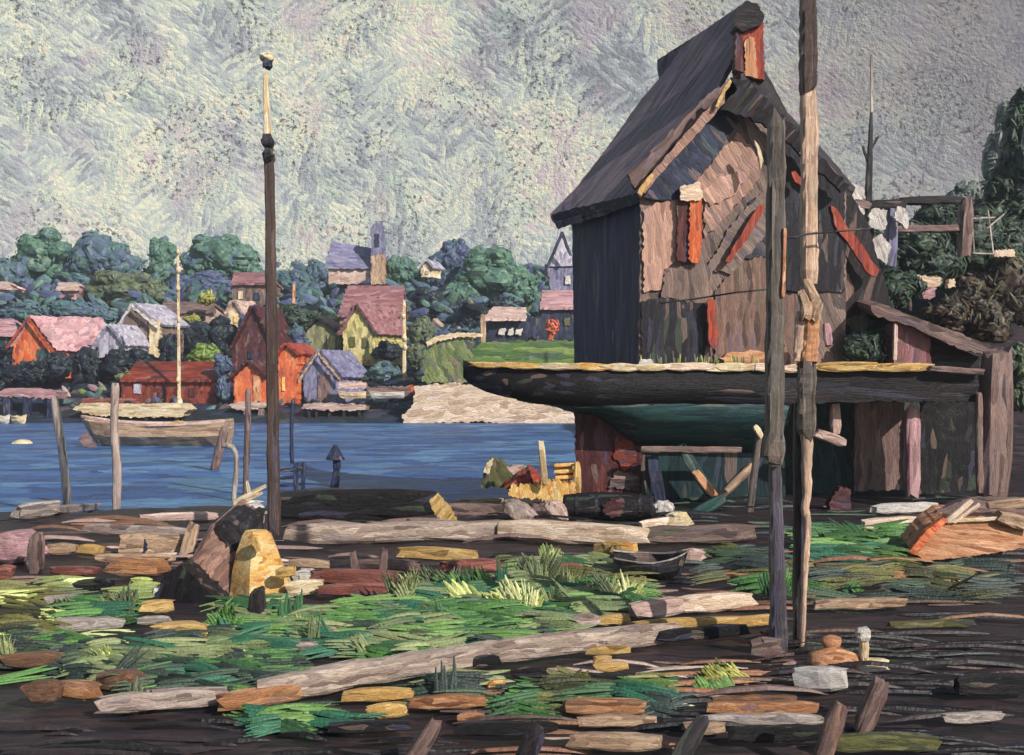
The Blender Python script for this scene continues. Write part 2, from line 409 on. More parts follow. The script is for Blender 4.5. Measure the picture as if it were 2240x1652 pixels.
def crown_bm(lobes, Y, pal, n, L, W, core=True):
    bm = bmesh.new(); lay = bm.loops.layers.float_color.new('Col'); cs = gc(pal)
    k = Y/F; allob = []
    for (u, v, ru, rv) in lobes:
        allob.append((u, v, ru*.86, rv*.86, 0, 4))
        m = 8 if ru > 34 else 6 if ru > 22 else 4
        for q in range(m):
            a = 2*math.pi*(q+rng.random())/m; f = rng.uniform(.5, .78); s = rng.uniform(.28, .48)
            allob.append((u+math.cos(a)*ru*f, v+math.sin(a)*rv*f, ru*s, rv*s, -rng.uniform(-.2, .6)*(ru+rv)*.3, 3))
    for (u, v, ru, rv, dy, sub) in allob:
        a, b = ru*k, rv*k; dep = (a+b)/2; c = P(u, v, Y)+Vector((0, dy*k, 0))
        r = bmesh.ops.create_icosphere(bm, subdivisions=sub, radius=1); fs = set()
        for q in r['verts']:
            f = .9+.24*noise.noise(q.co*2.0+Vector((u, v, 0)))+.09*noise.noise(q.co*5+Vector((v, u, 0)))
            q.co = Vector((q.co.x*a*f, q.co.y*dep*f, q.co.z*b*f))+c
            fs.update(q.link_faces)
        for f in fs:
            p = f.calc_center_median(); cl = noise.noise(p*(1/(34*k))+Vector((7, 3, 1)))+.5*noise.noise(p*(1/(9*k)))
            cc = jitcol(cs[max(0, min(len(cs)-1, int((cl*.8+.5)*len(cs))))], .12)
            for l in f.loops: l[lay] = cc
        for _ in range(int(n*ru*rv/1100)+2):
            d = Vector((rng.gauss(0, 1), -abs(rng.gauss(0, 1)) if rng.random() < .75 else rng.gauss(0, 1), rng.gauss(0, 1))).normalized()
            p = Vector((d.x*a, d.y*dep, d.z*b))*rng.uniform(.88, 1.02)*(1 if rng.random() < .85 else 1.14)+c
            cl = noise.noise(p*(1/(34*k))+Vector((7, 3, 1)))
            col = cs[min(len(cs)-1, max(0, int((cl*.9+.5)*len(cs)+rng.uniform(-1, 1))))]
            d = (d+Vector((rng.gauss(0, .22), rng.gauss(0, .2), rng.gauss(0, .22)))).normalized()
            t = Vector((rng.gauss(0, 1), rng.gauss(0, .4), rng.gauss(0, 1)+.3)); t -= d*t.dot(d)
            if t.length < .01: continue
            dab(bm, lay, p, t, d, L*k*rng.uniform(.5, 1.2), W*k*rng.uniform(.7, 1.2), jitcol(col, .12), .05)
    return bm
def tree(name, label, lobes, Y, pal, n=15, L=15, W=6, trunk=None, group='trees on the far hill', cat='tree'):
    if trunk:
        u, v = trunk; base = P(u, v, Y)
        t = thing(name, label, cat, base, group)
        top = lobes[0]
        link('crown', crown_bm(lobes, Y, pal, n, L, W), dabmat('leaf_far' if Y > 60 else 'leaf_near', W*Y/F*.5, .3), t)
        post('trunk', (top[0], top[1]), (u, v), 7, Y, paint('mast', 1.2, .2, 'x'), t, taper=.6)
        return t
    o = link(name, crown_bm(lobes, Y, pal, n, L, W), dabmat('leaf_far' if Y > 60 else 'leaf_near', W*Y/F*.5, .3))
    return tag(recentre(o), label, cat, group)
def ground_v(u, Y):
    x = (u-CX)/F*Y; return CY-(hill_z(x, Y)-EYE)/Y*F
FT = [
 ('dark blue green tree at the far left edge of the hill', [(10, 615, 52, 62), (45, 640, 40, 40)], 142, 'blue'),
 ('tall rounded green tree over the small far pink houses', [(95, 560, 66, 56), (60, 590, 44, 44), (130, 600, 40, 40)], 146, 'green'),
 ('broad blue green tree right of the tall rounded one on the far left hill', [(210, 565, 66, 58), (265, 585, 52, 52), (180, 610, 50, 40)], 144, 'blue'),
 ('narrow column of green foliage between two round crowns', [(352, 560, 31, 46), (356, 600, 34, 40)], 145, 'green'),
 ('big round dome-shaped tree close left of the tall mast', [(480, 562, 80, 56), (440, 580, 44, 48), (530, 590, 48, 40)], 141, 'green'),
 ('violet shaded tree low under the dome-shaped crown', [(450, 632, 70, 38), (400, 640, 44, 38)], 134, 'violet'),
 ('olive spreading tree on the hill above the white cottage', [(280, 632, 76, 42), (220, 640, 46, 34), (330, 640, 46, 32)], 130, 'olive'),
 ('loose green tree directly right of the tall mast', [(660, 625, 46, 40), (690, 600, 26, 34), (640, 650, 34, 34)], 138, 'blue'),
 ('green tree right of the church tower', [(885, 600, 40, 46), (905, 640, 40, 40)], 140, 'green'),
 ('pointed slate blue tree behind the white gable in the wood', [(985, 575, 42, 44), (1000, 548, 22, 26), (980, 625, 46, 46)], 136, 'violet'),
 ('largest green tree left of the dark hut', [(1085, 610, 82, 56), (1060, 580, 56, 44), (1130, 630, 54, 52), (1020, 650, 50, 50)], 132, 'green'),
 ('dark tree in the hollow below the largest green tree', [(935, 680, 56, 48), (980, 700, 46, 36)], 126, 'dark'),
 ('dark blue bush behind the roofed shelter on the lawn', [(1040, 690, 40, 32), (1110, 676, 48, 26)], 122, 'dark'),
]
for i, (lab, lobes, Y, pal) in enumerate(FT):
    u = lobes[0][0]; tree('hill_tree', lab, lobes, Y, pal, trunk=(u, ground_v(u, Y)+6))
SHR = [
 ('dark blue shrub covering the foot of the orange house', [(80, 816, 46, 26), (130, 800, 34, 34)], 95.6, 'dark'),
 ('dark shrub hiding the corner of the white cottage', [(370, 760, 26, 34), (376, 790, 30, 26)], 98, 'dark'),
 ('dark shrub between the boathouse and the orange shed', [(490, 850, 18, 34), (488, 800, 22, 26)], 91.5, 'violet'),
 ('dark shrub filling the gap between the tan rowhouse and the maroon house', [(480, 772, 26, 26)], 100, 'dark'),
 ('dark violet shrub right of the olive house', [(655, 760, 22, 30), (650, 730, 20, 20)], 99, 'violet'),
 ('dark green shrub below the pink wing of the yellow cottage', [(850, 770, 34, 22)], 98, 'dark'),
 ('dark shrub mass below the orange gable by the left edge', [(40, 800, 60, 40), (110, 810, 60, 36)], 98.5, 'dark'),
 ('dark navy shrub between the orange house and the lavender gable', [(190, 800, 50, 60), (186, 770, 30, 34)], 99, 'dark'),
 ('dark teal shrub in front of the white cottage', [(280, 800, 60, 38), (330, 815, 46, 30)], 97.5, 'dark'),
 ('dark hedge above the orange house roof', [(60, 690, 70, 24), (160, 684, 70, 26), (215, 690, 40, 26)], 113, 'blue'),
 ('bright green bush beside the cream mast', [(448, 778, 40, 24), (462, 790, 26, 16)], 96.5, 'bright'),
 ('small yellow green tree below the long rowhouse', [(425, 700, 17, 14)], 110, 'yellowg'),
 ('small olive yellow bush on top of the rowhouse end', [(452, 654, 22, 17)], 112, 'yellowg'),
 ('dark blue bush behind the bright green one', [(420, 740, 66, 40), (480, 740, 46, 44)], 106, 'dark'),
 ('dark shrub between the maroon gable and the mast', [(560, 720, 40, 50)], 105, 'violet'),
 ('dark bush under the orange pole right of the mast', [(650, 700, 50, 32), (700, 705, 46, 26)], 112, 'deep'),
 ('grayish green shrubs right of the cream flagpole', [(920, 730, 34, 44), (912, 780, 26, 36)], 99, 'olive'),
 ('teal bush below the porch of the yellow cottage', [(838, 815, 36, 26)], 94.5, 'blue'),
 ('dark shrub at the foot of the yellow cottage', [(720, 815, 50, 28), (775, 828, 40, 16)], 94.8, 'deep'),
 ('small pale green bush at the head of the brick boathouse', [(275, 826, 26, 13)], 93, 'sage'),
 ('red orange tree standing on the lawn beside the hut', [(1208, 714, 17, 20), (1205, 736, 7, 12)], 93, 'redleaf'),
]
for lab, lobes, Y, pal in SHR:
    tree('shrub', lab, lobes, Y, pal, n=30, L=16, W=6, group='shrubs among the far houses', cat='shrub')

# ------------------------------------------------------------------ far shore buildings
def gable(name, label, front, Y, dv, wall, roof, over=5, wins=(), door=None, chim=None, trim=None, group='houses across the harbour', cat='house', rt=.25):
    """front outline: left base, left eave, apex, right eave, right base (picture units at distance Y); dv = direction and depth"""
    dv = Vector(dv); pts = [P(u, v, Y) for u, v in front]; k = Y/F
    t = thing(name, label, cat, (pts[0]+pts[-1])/2, group)
    bm = bmesh.new(); plate(bm, pts, dv, 9*k, 1.6*k); link('wall', bm, paint(wall, .9, .26, 'z'), t)
    for a, b in ((pts[1], pts[2]), (pts[3], pts[2])):
        dn = (b-a).normalized(); nrm = dn.cross(dv).normalized()
        if nrm.z < 0: nrm = -nrm
        a2 = a-dn*over*k+nrm*.06-dv.normalized()*.35; b2 = b+nrm*.06-dv.normalized()*.35; ex = dv+dv.normalized()*.7
        bm = bmesh.new(); plate(bm, [a2, b2, b2+ex, a2+ex], nrm*rt, 10*k, 2*k)
        r = link('roof', bm, paint(roof, 1.0, .3, 'x', 30), t)
        if trim:
            bm = bmesh.new(); q = Vector((0, 0, -.32))
            f2 = Vector((0, -.42, 0))
            plate(bm, [a2+f2, b2+f2, b2+f2+q, a2+f2+q], Vector((0, .18, 0)), 9*k, 1.2*k)
            link('barge_board', bm, paint(trim, .8, .2, 'x'), r)
    for w_ in wins:
        u, v, ww, hh, mk = w_
        o = panel('window', [(u-ww/2, v+hh/2), (u-ww/2, v-hh/2), (u+ww/2, v-hh/2), (u+ww/2, v+hh/2)], Y-.12, .1, paint(mk, .4, .15, 'z'), t, 1, 9)
    if door:
        u, v, ww, hh, mk = door
        panel('door', [(u-ww/2, v+hh/2), (u-ww/2, v-hh/2), (u+ww/2, v-hh/2), (u+ww/2, v+hh/2)], Y-.1, .08, paint(mk, .5, .15, 'z'), t, 1, 9)
    if chim:
        (u0, v0, u1, v1, mk, yo) = chim
        panel('chimney', [(u0, v1), (u0, v0), (u1, v0), (u1, v1)], Y+yo, .8, paint(mk, .6, .2, 'z'), t, 1.5, 9)
    return t
def eave(name, label, wallbox, roofq, Y, dep, wall, roof, group='houses across the harbour', cat='house', wins=(), door=None):
    """long side towards us: wallbox u0,v0,u1,v1; roofq = ridge u0,u1,v"""
    u0, v0, u1, v1 = wallbox; k = Y/F
    t = thing(name, label, cat, (P(u0, v1, Y)+P(u1, v1, Y))/2, group)
    bm = bmesh.new(); plate(bm, [P(u0, v1, Y), P(u0, v0, Y), P(u1, v0, Y), P(u1, v1, Y)], Vector((0, dep, 0)), 10*k, 1.6*k)
    link('wall', bm, paint(wall, .9, .26, 'z'), t)
    r0, r1, rv = roofq
    e0, e1 = P(u0-4, v0+2, Y-.4), P(u1+4, v0+2, Y-.4)
    g0, g1 = P(r0, rv, Y+dep/2), P(r1, rv, Y+dep/2)
    b0, b1 = e0+Vector((0, dep+.8, 0)), e1+Vector((0, dep+.8, 0))
    for q in ([e0, g0, g1, e1], [b0, g0, g1, b1]):
        bm = bmesh.new(); plate(bm, q, Vector((0, 0, .2)), 10*k, 2*k); link('roof', bm, paint(roof, 1.1, .28, 'x', 8), t)
    for (gp, a, b) in ((g0, e0, b0), (g1, e1, b1)):
        s = Vector((.3 if gp is g0 else -.3, 0, 0))
        bm = bmesh.new(); plate(bm, [a+s+Vector((0, .5, -.05)), gp+s+Vector((0, 0, -.05)), b+s+Vector((0, -.5, -.05))], s*.4, 0, 0); link('gable_end', bm, paint(wall, .9, .26, 'z'), t)
    for w_ in wins:
        u, v, ww, hh, mk = w_
        panel('window', [(u-ww/2, v+hh/2), (u-ww/2, v-hh/2), (u+ww/2, v-hh/2), (u+ww/2, v+hh/2)], Y-.12, .1, paint(mk, .4, .15, 'z'), t, 1, 9)
    if door:
        u, v, ww, hh, mk = door
        panel('door', [(u-ww/2, v+hh/2), (u-ww/2, v-hh/2), (u+ww/2, v-hh/2), (u+ww/2, v+hh/2)], Y-.1, .08, paint(mk, .5, .15, 'z'), t, 1, 9)
    return t
gable('house', 'orange gabled house with a pink roof and red barge boards at the left', [(24, 832), (30, 755), (74, 694), (128, 765), (122, 828)], 97, (4.6, 2.6, 0), 'hot', 'roofpink', 6, [(92, 782, 22, 36, 'darkteal'), (50, 805, 12, 30, 'darkteal')], trim='red')
eave('house', 'low house with a plain pink roof cut by the left edge', (-30, 734, 36, 770), (-26, 30, 702), 103, 5, 'darkteal', 'roofpink')
gable('house', 'little lavender gable standing left of the white cottage', [(214, 782), (212, 762), (240, 713), (274, 758), (270, 782)], 98, (1.2, 3, 0), 'lav', 'lav', 3, [(244, 762, 9, 14, 'lilac')])
gable('house', 'white cottage with a tilted pale pink roof and a cream corner wall', [(272, 786), (262, 722), (296, 668), (350, 712), (346, 786)], 101, (1.3, 3.2, 0), 'wallgray', 'lav', 5, [(300, 720, 10, 16, 'navy')], chim=(326, 700, 349, 782, 'cream', -.35), trim='white')
gable('house', 'tiny cream and pink gable left of the tall mast', [(494, 716), (494, 700), (513, 660), (534, 694), (532, 716)], 109, (1, 2.5, 0), 'cream', 'pink', 3, [(515, 698, 8, 16, 'yellow')])
gable('house', 'dark maroon house with a steep gable behind the mast', [(508, 822), (508, 772), (556, 672), (600, 772), (600, 822)], 102, (1.2, 4, 0), 'maroon', 'maroon', 5, [(548, 776, 12, 18, 'navy')])
eave('house', 'square mauve gray house on the hill with a cream lantern', (508, 622, 588, 668), (512, 584, 600), 122, 6, 'mauve', 'roofmauve', wins=[(526, 646, 10, 18, 'cream'), (560, 648, 12, 16, 'navy')])
eave('house', 'long tan and pink rowhouse on the slope behind the cream mast', (352, 684, 468, 708), (356, 464, 664), 114, 5, 'pink', 'mauve', wins=[(380, 696, 9, 10, 'dark'), (412, 696, 9, 10, 'dark'), (444, 696, 9, 10, 'dark')])
eave('house', 'small far pink house under the tall rounded tree', (126, 634, 172, 656), (128, 168, 622), 128, 4, 'roofpink', 'pink', wins=[(146, 646, 8, 8, 'navy')])
eave('house', 'tiny far pink house cut by the left edge of the picture', (-14, 632, 22, 654), (-10, 18, 620), 129, 4, 'roofpink', 'pink', wins=[(10, 644, 7, 8, 'navy')])
eave('boathouse', 'long low red brick boathouse with a blue gray roof', (266, 834, 474, 884), (300, 470, 796), 92, 5, 'brick', 'brick', cat='boathouse', wins=[(300, 850, 16, 22, 'lav'), (350, 860, 12, 20, 'maroon'), (420, 858, 12, 20, 'maroon')])
gable('shed', 'orange shed with a vivid yellow door left of the mast foot', [(512, 882), (512, 828), (546, 794), (582, 828), (582, 882)], 91, (1, 3, 0), 'hot', 'maroon', 4, door=(562, 852, 16, 58, 'orange'), cat='shed', group='sheds on the far waterfront')
gable('shed', 'tall bright orange shed right behind the mast', [(608, 886), (608, 782), (628, 756), (652, 778), (648, 886)], 91.5, (.8, 3, 0), 'hot', 'red', 3, [(620, 840, 7, 30, 'yellow')], cat='shed', group='sheds on the far waterfront')
gable('shed', 'purple gray gabled shed with a lit tan roof edge', [(664, 882), (664, 826), (702, 770), (748, 826), (744, 882)], 92, (1.6, 3, 0), 'lilac', 'lilac', 5, door=(708, 850, 26, 60, 'mauve'), cat='shed', group='sheds on the far waterfront', trim='tan')  # tan barge boards paint the lit look of this roof edge
gable('cottage', 'yellow cottage with a broad mauve pink roof near the flagpole', [(752, 800), (750, 728), (782, 668), (822, 728), (820, 800)], 99, (2.4, 4, 0), 'yelwall', 'roofmauve', 8, [(770, 748, 12, 22, 'olive'), (798, 750, 12, 22, 'olive'), (780, 792, 60, 8, 'ochre')], cat='cottage')
eave('cottage_wing', 'cross wing with a wide pink roof behind the yellow cottage', (742, 692, 876, 760), (760, 884, 630), 103, 5, 'olwall', 'roofmauve', wins=[(846, 718, 34, 24, 'yelwall')], cat='cottage')
gable('house', 'olive green house left of the yellow cottage', [(664, 786), (664, 734), (696, 700), (744, 732), (744, 786)], 101, (1.4, 4, 0), 'olwall', 'dark', 4, [(724, 752, 16, 34, 'yelwall')])
# church
t = thing('church', 'church with a violet roof and a square tower on the skyline', 'church', P(770, 616, 138), None)
eb = P(716, 612, 138)
bm = bmesh.new(); plate(bm, [P(718, 622, 138), P(718, 584, 138), P(812, 584, 138), P(812, 622, 138)], Vector((0, 5, 0)), .5, .08); link('wall', bm, paint('pink', .9, .3, 'x'), t)
bm = bmesh.new(); plate(bm, [P(708, 588, 137.6), P(726, 532, 140.5), P(814, 548, 140.5), P(816, 588, 137.6)], Vector((0, .1, .25)), .5, .12); link('roof', bm, paint('lilac', 1.2, .3, 'x'), t)
bm = bmesh.new(); plate(bm, [P(708, 588, 143.4), P(726, 532, 140.6), P(814, 548, 140.6), P(816, 588, 143.4)], Vector((0, .1, .25)), .5, .12); link('roof', bm, paint('lilac', 1.2, .3, 'x'), t)
bm = bmesh.new(); plate(bm, [P(811, 622, 137.2), P(811, 560, 137.2), P(840, 556, 137.2), P(842, 622, 137.2)], Vector((0, 2.2, 0)), .5, .08); tw = link('tower', bm, paint('tan', .9, .25, 'z'), t)
bm = bmesh.new(); plate(bm, [P(812, 560, 137.3), P(810, 498, 137.3), P(822, 484, 137.3), P(836, 490, 137.3), P(840, 556, 137.3)], Vector((0, 2, 0)), .5, .1); link('belfry', bm, paint('lilac', .9, .25, 'z'), tw)
panel('louvre', [(819, 540), (819, 512), (829, 512), (829, 540)], 137.2, .1, paint('navy', .5, .2, 'z'), tw, 1, 9)
gable('house', 'small cream gable half hidden among the trees right of the church', [(922, 606), (920, 588), (934, 572), (948, 588), (946, 606)], 125, (.8, 2, 0), 'cream', 'lav', 3, [(934, 596, 7, 8, 'lav')])
eave('house', 'house with a pale mauve roof just left of the hut wall', (1184, 676, 1290, 746), (1186, 1280, 640), 99, 5, 'navy', 'roofpink', wins=[(1240, 704, 12, 18, 'olive')])
# open shelter on the lawn
t = thing('shelter', 'dark open shelter with a rosy roof and one tan post on the lawn', 'shelter', P(1110, 746, 95), None)
bm = bmesh.new(); plate(bm, [P(1068, 750, 95), P(1068, 694, 95), P(1184, 694, 95), P(1184, 750, 95)], Vector((0, 3, 0)), .5, .06); link('wall', bm, paint('navy', .8, .25, 'z'), t)
bm = bmesh.new(); plate(bm, [P(1056, 702, 94.2), P(1078, 676, 96.5), P(1150, 678, 96.5), P(1150, 702, 94.2)], Vector((0, .1, .22)), .4, .1); link('roof', bm, paint('pink', .8, .25, 'x'), t)
post('post', (1056, 690), (1056, 752), 13, 94.4, paint('tan', .8, .2, 'x'), t)
for a, b in ((1090, 1106), (1110, 1124), (1126, 1142)):
    panel('white_cloth', [(a, 732), (a+3, 720), (b, 718), (b-2, 733)], 94.7, .12, paint('white', .4, .15, 'x'), t, 2, 7)
# pointed lookout tower left of the hut
t = thing('lookout_tower', 'lavender pointed wooden tower with dark raking legs beside the hut', 'tower', P(1222, 650, 110), None)
bm = bmesh.new()
apex = P(1226, 492, 110)
for a in (bmesh.ops.create_cone(bm, cap_ends=True, segments=4, radius1=1.7, radius2=.12, depth=4.2, matrix=Matrix.Translation(P(1226, 540, 110)) @ Matrix.Rotation(R(45), 4, 'Z')),): pass
bmesh.ops.subdivide_edges(bm, edges=bm.edges[:], cuts=3)
for v in bm.verts: v.co += Vector((rng.uniform(-.07, .07), rng.uniform(-.07, .07), rng.uniform(-.07, .07)))
link('roof', bm, paint('lav', .9, .25, 'z'), t)
bm = bmesh.new(); plate(bm, [P(1204, 650, 109), P(1198, 585, 109), P(1254, 585, 109), P(1250, 650, 109)], Vector((0, 2.2, 0)), .5, .08); link('wall', bm, paint('lilac', .9, .25, 'z'), t)
for a, b in (((1230, 508), (1190, 600)), ((1228, 508), (1248, 560))): post('leg', a, b, 7, 107.6, paint('navy', .8, .2, 'x'), t)
panel('window', [(1236, 622), (1236, 604), (1247, 602), (1248, 622)], 108.8, .15, paint('white', .4, .15, 'z'), t, 1, 8)
# masts on the far shore
def mastthing(label, pts, wpx, Y, mk, knobs=(), group='cream masts and poles on the far shore', name='mast', cat='mast'):
    t = thing(name, label, cat, P(pts[1][0], pts[1][1], Y), group)
    post('pole', pts[0], pts[1], wpx, Y, paint(mk, .8, .2, 'x'), t, taper=.7)
    for (u, v, r) in knobs:
        bm = bmesh.new(); bmesh.ops.create_icosphere(bm, subdivisions=2, radius=r*.62*Y/F)
        for q in bm.verts: q.co *= 1+.25*noise.noise(q.co*4+Vector((u, v, 0))); q.co.z *= 1.5; q.co += P(u, v, Y-.1)
        for f in bm.faces: f.smooth = True
        link('block', bm, paint(mk, .4, .15, 'x'), t)
    return t
mastthing('thin cream mast beside the red brick boathouse', ((389, 548), (392, 892)), 7, 90, 'cream', [(389, 552, 7), (390, 590, 9), (389, 630, 8), (391, 700, 7), (390, 830, 9), (393, 880, 11)])
mastthing('pale yellow flagpole at the right of the yellow cottage', ((884, 658), (884, 832)), 9, 95, 'cream', [(882, 690, 9), (884, 740, 10), (886, 760, 8), (884, 820, 9)])
mastthing('short orange pole with a pale ball on the hill right of the mast', ((643, 622), (641, 706)), 8, 118, 'orange', [(642, 690, 10)], name='signal_pole', cat='pole')

# undergrowth between the far houses: strokes of leaf and shadow nobody could count
ub = bmesh.new(); lay = ub.loops.layers.float_color.new('Col'); ucs = gc('dark')+gc('violet')+gc('blue')+gc('dark'); ufar = gc('blue')+gc('green')+gc('violet')+gc('dark')[:2]
for _ in range(2600):
    y = rng.uniform(90, 156); x = rng.uniform(-.52, .1)*y; z = hill_z(x, y); k = y/F
    r_ = rng.random(); c_ = rng.choice(ufar) if y > 122 else rng.choice(ucs) if r_ < .88 else rng.choice(gc('olive')+gc('bright')[:2]) if r_ < .96 else rng.choice([lin('#8a7474'), lin('#a08a78')])
    dab(ub, lay, Vector((x, y, z+rng.uniform(0, .5 if y < 120 else 2.6))), Vector((1, rng.gauss(0, .3), rng.gauss(0, .8))), Vector((rng.gauss(0, .3), -1, .4)).normalized(), rng.uniform(14, 40)*k*(1 if y < 120 else 1.4), rng.uniform(6, 13)*k*(1 if y < 120 else 1.5), jitcol(c_), .1)
tag(link('undergrowth', ub, dabmat('leaf_far', .2)), 'dark blue green undergrowth filling the slope between the far houses', 'undergrowth', None, 'stuff')
# ------------------------------------------------------------------ far waterfront: beach, lawn, docks
def mound(name, uv, Y, dep, mat, jit=3, top=0.0, seg=10):
    """low bank: front outline at Y, its top running back dep metres and rising by top"""
    return struct(panel(name, uv, Y, dep, mat, None, jit, seg, ext=Vector((0, dep, top))))
mound('beach', [(884, 930), (880, 908), (905, 884), (905, 846), (985, 838), (1030, 846), (1110, 866), (1190, 888), (1262, 905), (1264, 930), (1180, 934), (1050, 922), (960, 926)], 86.6, 5, paint('sand', 1.5, .3, 'x', 8, bump=.9), 3)
mound('grass_bank', [(924, 836), (928, 772), (952, 744), (1000, 734), (1032, 736), (1034, 800), (1020, 836)], 90.5, 4, paint('bank', 1.0, .35, 'z', 25, bump=.9, acc=.6), 5)
mound('lawn', [(1024, 812), (1034, 762), (1060, 748), (1180, 744), (1300, 748), (1300, 812)], 91.5, 6, paint('lawn', 2.2, .3, 'x', bump=.9), 3)
tag(panel('garden_wall', [(930, 748), (952, 736), (1000, 727), (1056, 730), (1056, 738), (1000, 738), (955, 748), (934, 760)], 90.2, .4, paint('cream', .9, .2, 'x'), None, 2, 9), 'low cream wall curving along the top of the grass bank', 'wall')
def dock(name, label, deckuv, mk, legs, Y, legk='mauve', lw=6, group='small piers across the water'):
    t = thing(name, label, 'pier', P(deckuv[0][0], 924, Y), group)
    panel('deck', deckuv, Y, 2.4, paint(mk, 1.1, .16, 'x', bump=.9), t, 2.5, 9)
    for u, v0, v1 in legs:
        post('piling', (u, v0), (u+rng.uniform(-2, 2), v1), lw, Y+.3, paint(legk, .7, .15, 'x'), t)
    return t
dock('pier', 'long cream topped pier in front of the red brick boathouse', [(158, 896), (176, 884), (290, 886), (400, 884), (412, 896), (396, 912), (300, 914), (200, 908)], 'cream', [(190, 904, 930), (250, 908, 932), (320, 908, 930), (388, 904, 930)], 87.5, 'dark', 9)
dock('pier', 'pink decked pier with dark water under it at the left edge', [(-10, 862), (10, 850), (70, 851), (122, 858), (118, 874), (60, 870), (10, 868)], 'roofpink', [(16, 866, 926), (60, 868, 926), (112, 868, 926)], 88.5, 'navy', 16)
dock('pier', 'small gray pier on spindly legs below the purple shed', [(658, 893), (664, 884), (760, 884), (800, 890), (798, 898), (700, 898)], 'pink', [(676, 892, 928), (692, 892, 926), (722, 892, 928), (752, 892, 924), (786, 892, 926)], 88, 'dark', 7)
dock('pier', 'short orange shed pier on one thick leg left of the mast', [(500, 886), (520, 880), (580, 880), (586, 890), (540, 898), (512, 894)], 'pink', [(540, 892, 926), (572, 890, 926)], 89, 'mauve', 14)
def boatbm(L, B, H, sheer=.25, bow=.5, n=14, stern=.75, flare=.72):
    """open boat hull along x (bow at -x), shell with thickness"""
    bm = bmesh.new(); rows = []
    for i in range(n+1):
        t = i/n
        wd = B/2*(min(1, (t/bow)**.65) if t < bow else 1-(1-stern)*((t-bow)/(1-bow))**2)
        wd = max(wd, .02)
        zt = H*(1+sheer*(2*t-1)**2*(1.3 if t < .5 else .6)); zb = H*.45*max(0, 1-t/.18)**1.5*0.5
        x = (t-.5)*L
        x0 = x-(0.10*L if i == 0 else 0)*0
        r = []
        for s, zz in ((-1, 1), (-.97*flare-.2, .5), (-.35, .04), (.35, .04), (.97*flare+.2, .5), (1, 1)):
            r.append(bm.verts.new((x+(1-zz)*.09*L*max(0, 1-t*4), s*wd, zb+(zt-zb)*zz)))
        rows.append(r)
    fs = []
    for i in range(n):
        for j in range(5): fs.append(bm.faces.new((rows[i][j], rows[i][j+1], rows[i+1][j+1], rows[i+1][j])))
    fs.append(bm.faces.new(rows[-1])); fs.append(bm.faces.new(list(reversed(rows[0]))))
    bmesh.ops.recalc_face_normals(bm, faces=fs)
    g = bmesh.ops.solidify(bm, geom=bm.faces[:], thickness=.05*H)
    for v in bm.verts: v.co += Vector((0, rng.uniform(-1, 1), rng.uniform(-1, 1)))*H*.018
    return bm, rows
def place(loc, rz=0, rx=0, ry=0):
    return Matrix.Translation(loc) @ Matrix.Rotation(rz, 4, 'Z') @ Matrix.Rotation(ry, 4, 'Y') @ Matrix.Rotation(rx, 4, 'X')
def rail_bm(L, B, H, th, bow=.5, stern=.75, sheer=.25, n=14):
    bm = bmesh.new()
    for s in (-1, 1):
        prev = None
        for i in range(n+1):
            t = i/n
            wd = B/2*(min(1, (t/bow)**.65) if t < bow else 1-(1-stern)*((t-bow)/(1-bow))**2); wd = max(wd, .02)
            zt = H*(1+sheer*(2*t-1)**2*(1.3 if t < .5 else .6)); x = (t-.5)*L
            r = [bm.verts.new((x, s*wd+a*th, zt+b*th)) for a, b in ((-.7, .9), (.7, .9), (.7, -.6), (-.7, -.6))]
            if prev:
                for j in range(4): bm.faces.new((prev[j], prev[(j+1) % 4], r[(j+1) % 4], r[j]))
            else: bm.faces.new(r)
            prev = r
        bm.faces.new(list(reversed(prev)))
    bmesh.ops.recalc_face_normals(bm, faces=bm.faces[:]); return bm
def rowboat(name, label, loc, L, B, H, rz, hull, rail, group=None, thwarts=2, cargo=(), inner='mauve', rail_t=.07, **kw):
    t = thing(name, label, 'boat', loc, group)
    mw = place(loc, rz)
    bm, rows = boatbm(L, B, H, **kw); link('hull', bm, paint(hull, 1.4 if L > 3 else .5, .12, 'x'), t, mw=mw)
    link('gunwale', rail_bm(L, B, H, H*rail_t), paint(rail, .7, .1, 'x'), t, mw=mw)
    for i in range(thwarts):
        x = L*(-.12+.3*i); b = bar_bm(B*.86, .25*H+.08, .07*H+.02)
        link('thwart', b, paint(rail, .5, .08, 'x'), t, mw=mw @ Matrix.Translation((x, 0, H*.78)) @ Matrix.Rotation(R(90), 4, 'Z'))
    return t
Yb = 58.0
p0 = P(340, 984, Yb); p0.z = WATER-.12
t = rowboat('barge', 'long pinkish open barge with a dark bow lying on the blue water', p0, 320*Yb/F, 2.6, 52*Yb/F, R(2), 'tan', 'pink', thwarts=3, sheer=.14, bow=.3, stern=.9)
panel('bow_plate', [(170, 962), (186, 946), (214, 984), (216, 992), (196, 984)], Yb-1.42, .25, paint('mauve', .6, .12, 'x'), t, 1.5, 9)
for a, b, mk in (((232, 950), (252, 968), 'yellow'), ((276, 944), (308, 956), 'yellow'), ((372, 922), (398, 938), 'ochre'), ((322, 938), (374, 950), 'lilac')):
    panel('deck_cargo', [(a[0], b[1]), (a[0]+2, a[1]), (b[0]-2, a[1]), (b[0], b[1])], Yb-.35, .5, paint(mk, .5, .12, 'x'), t, 2, 7)
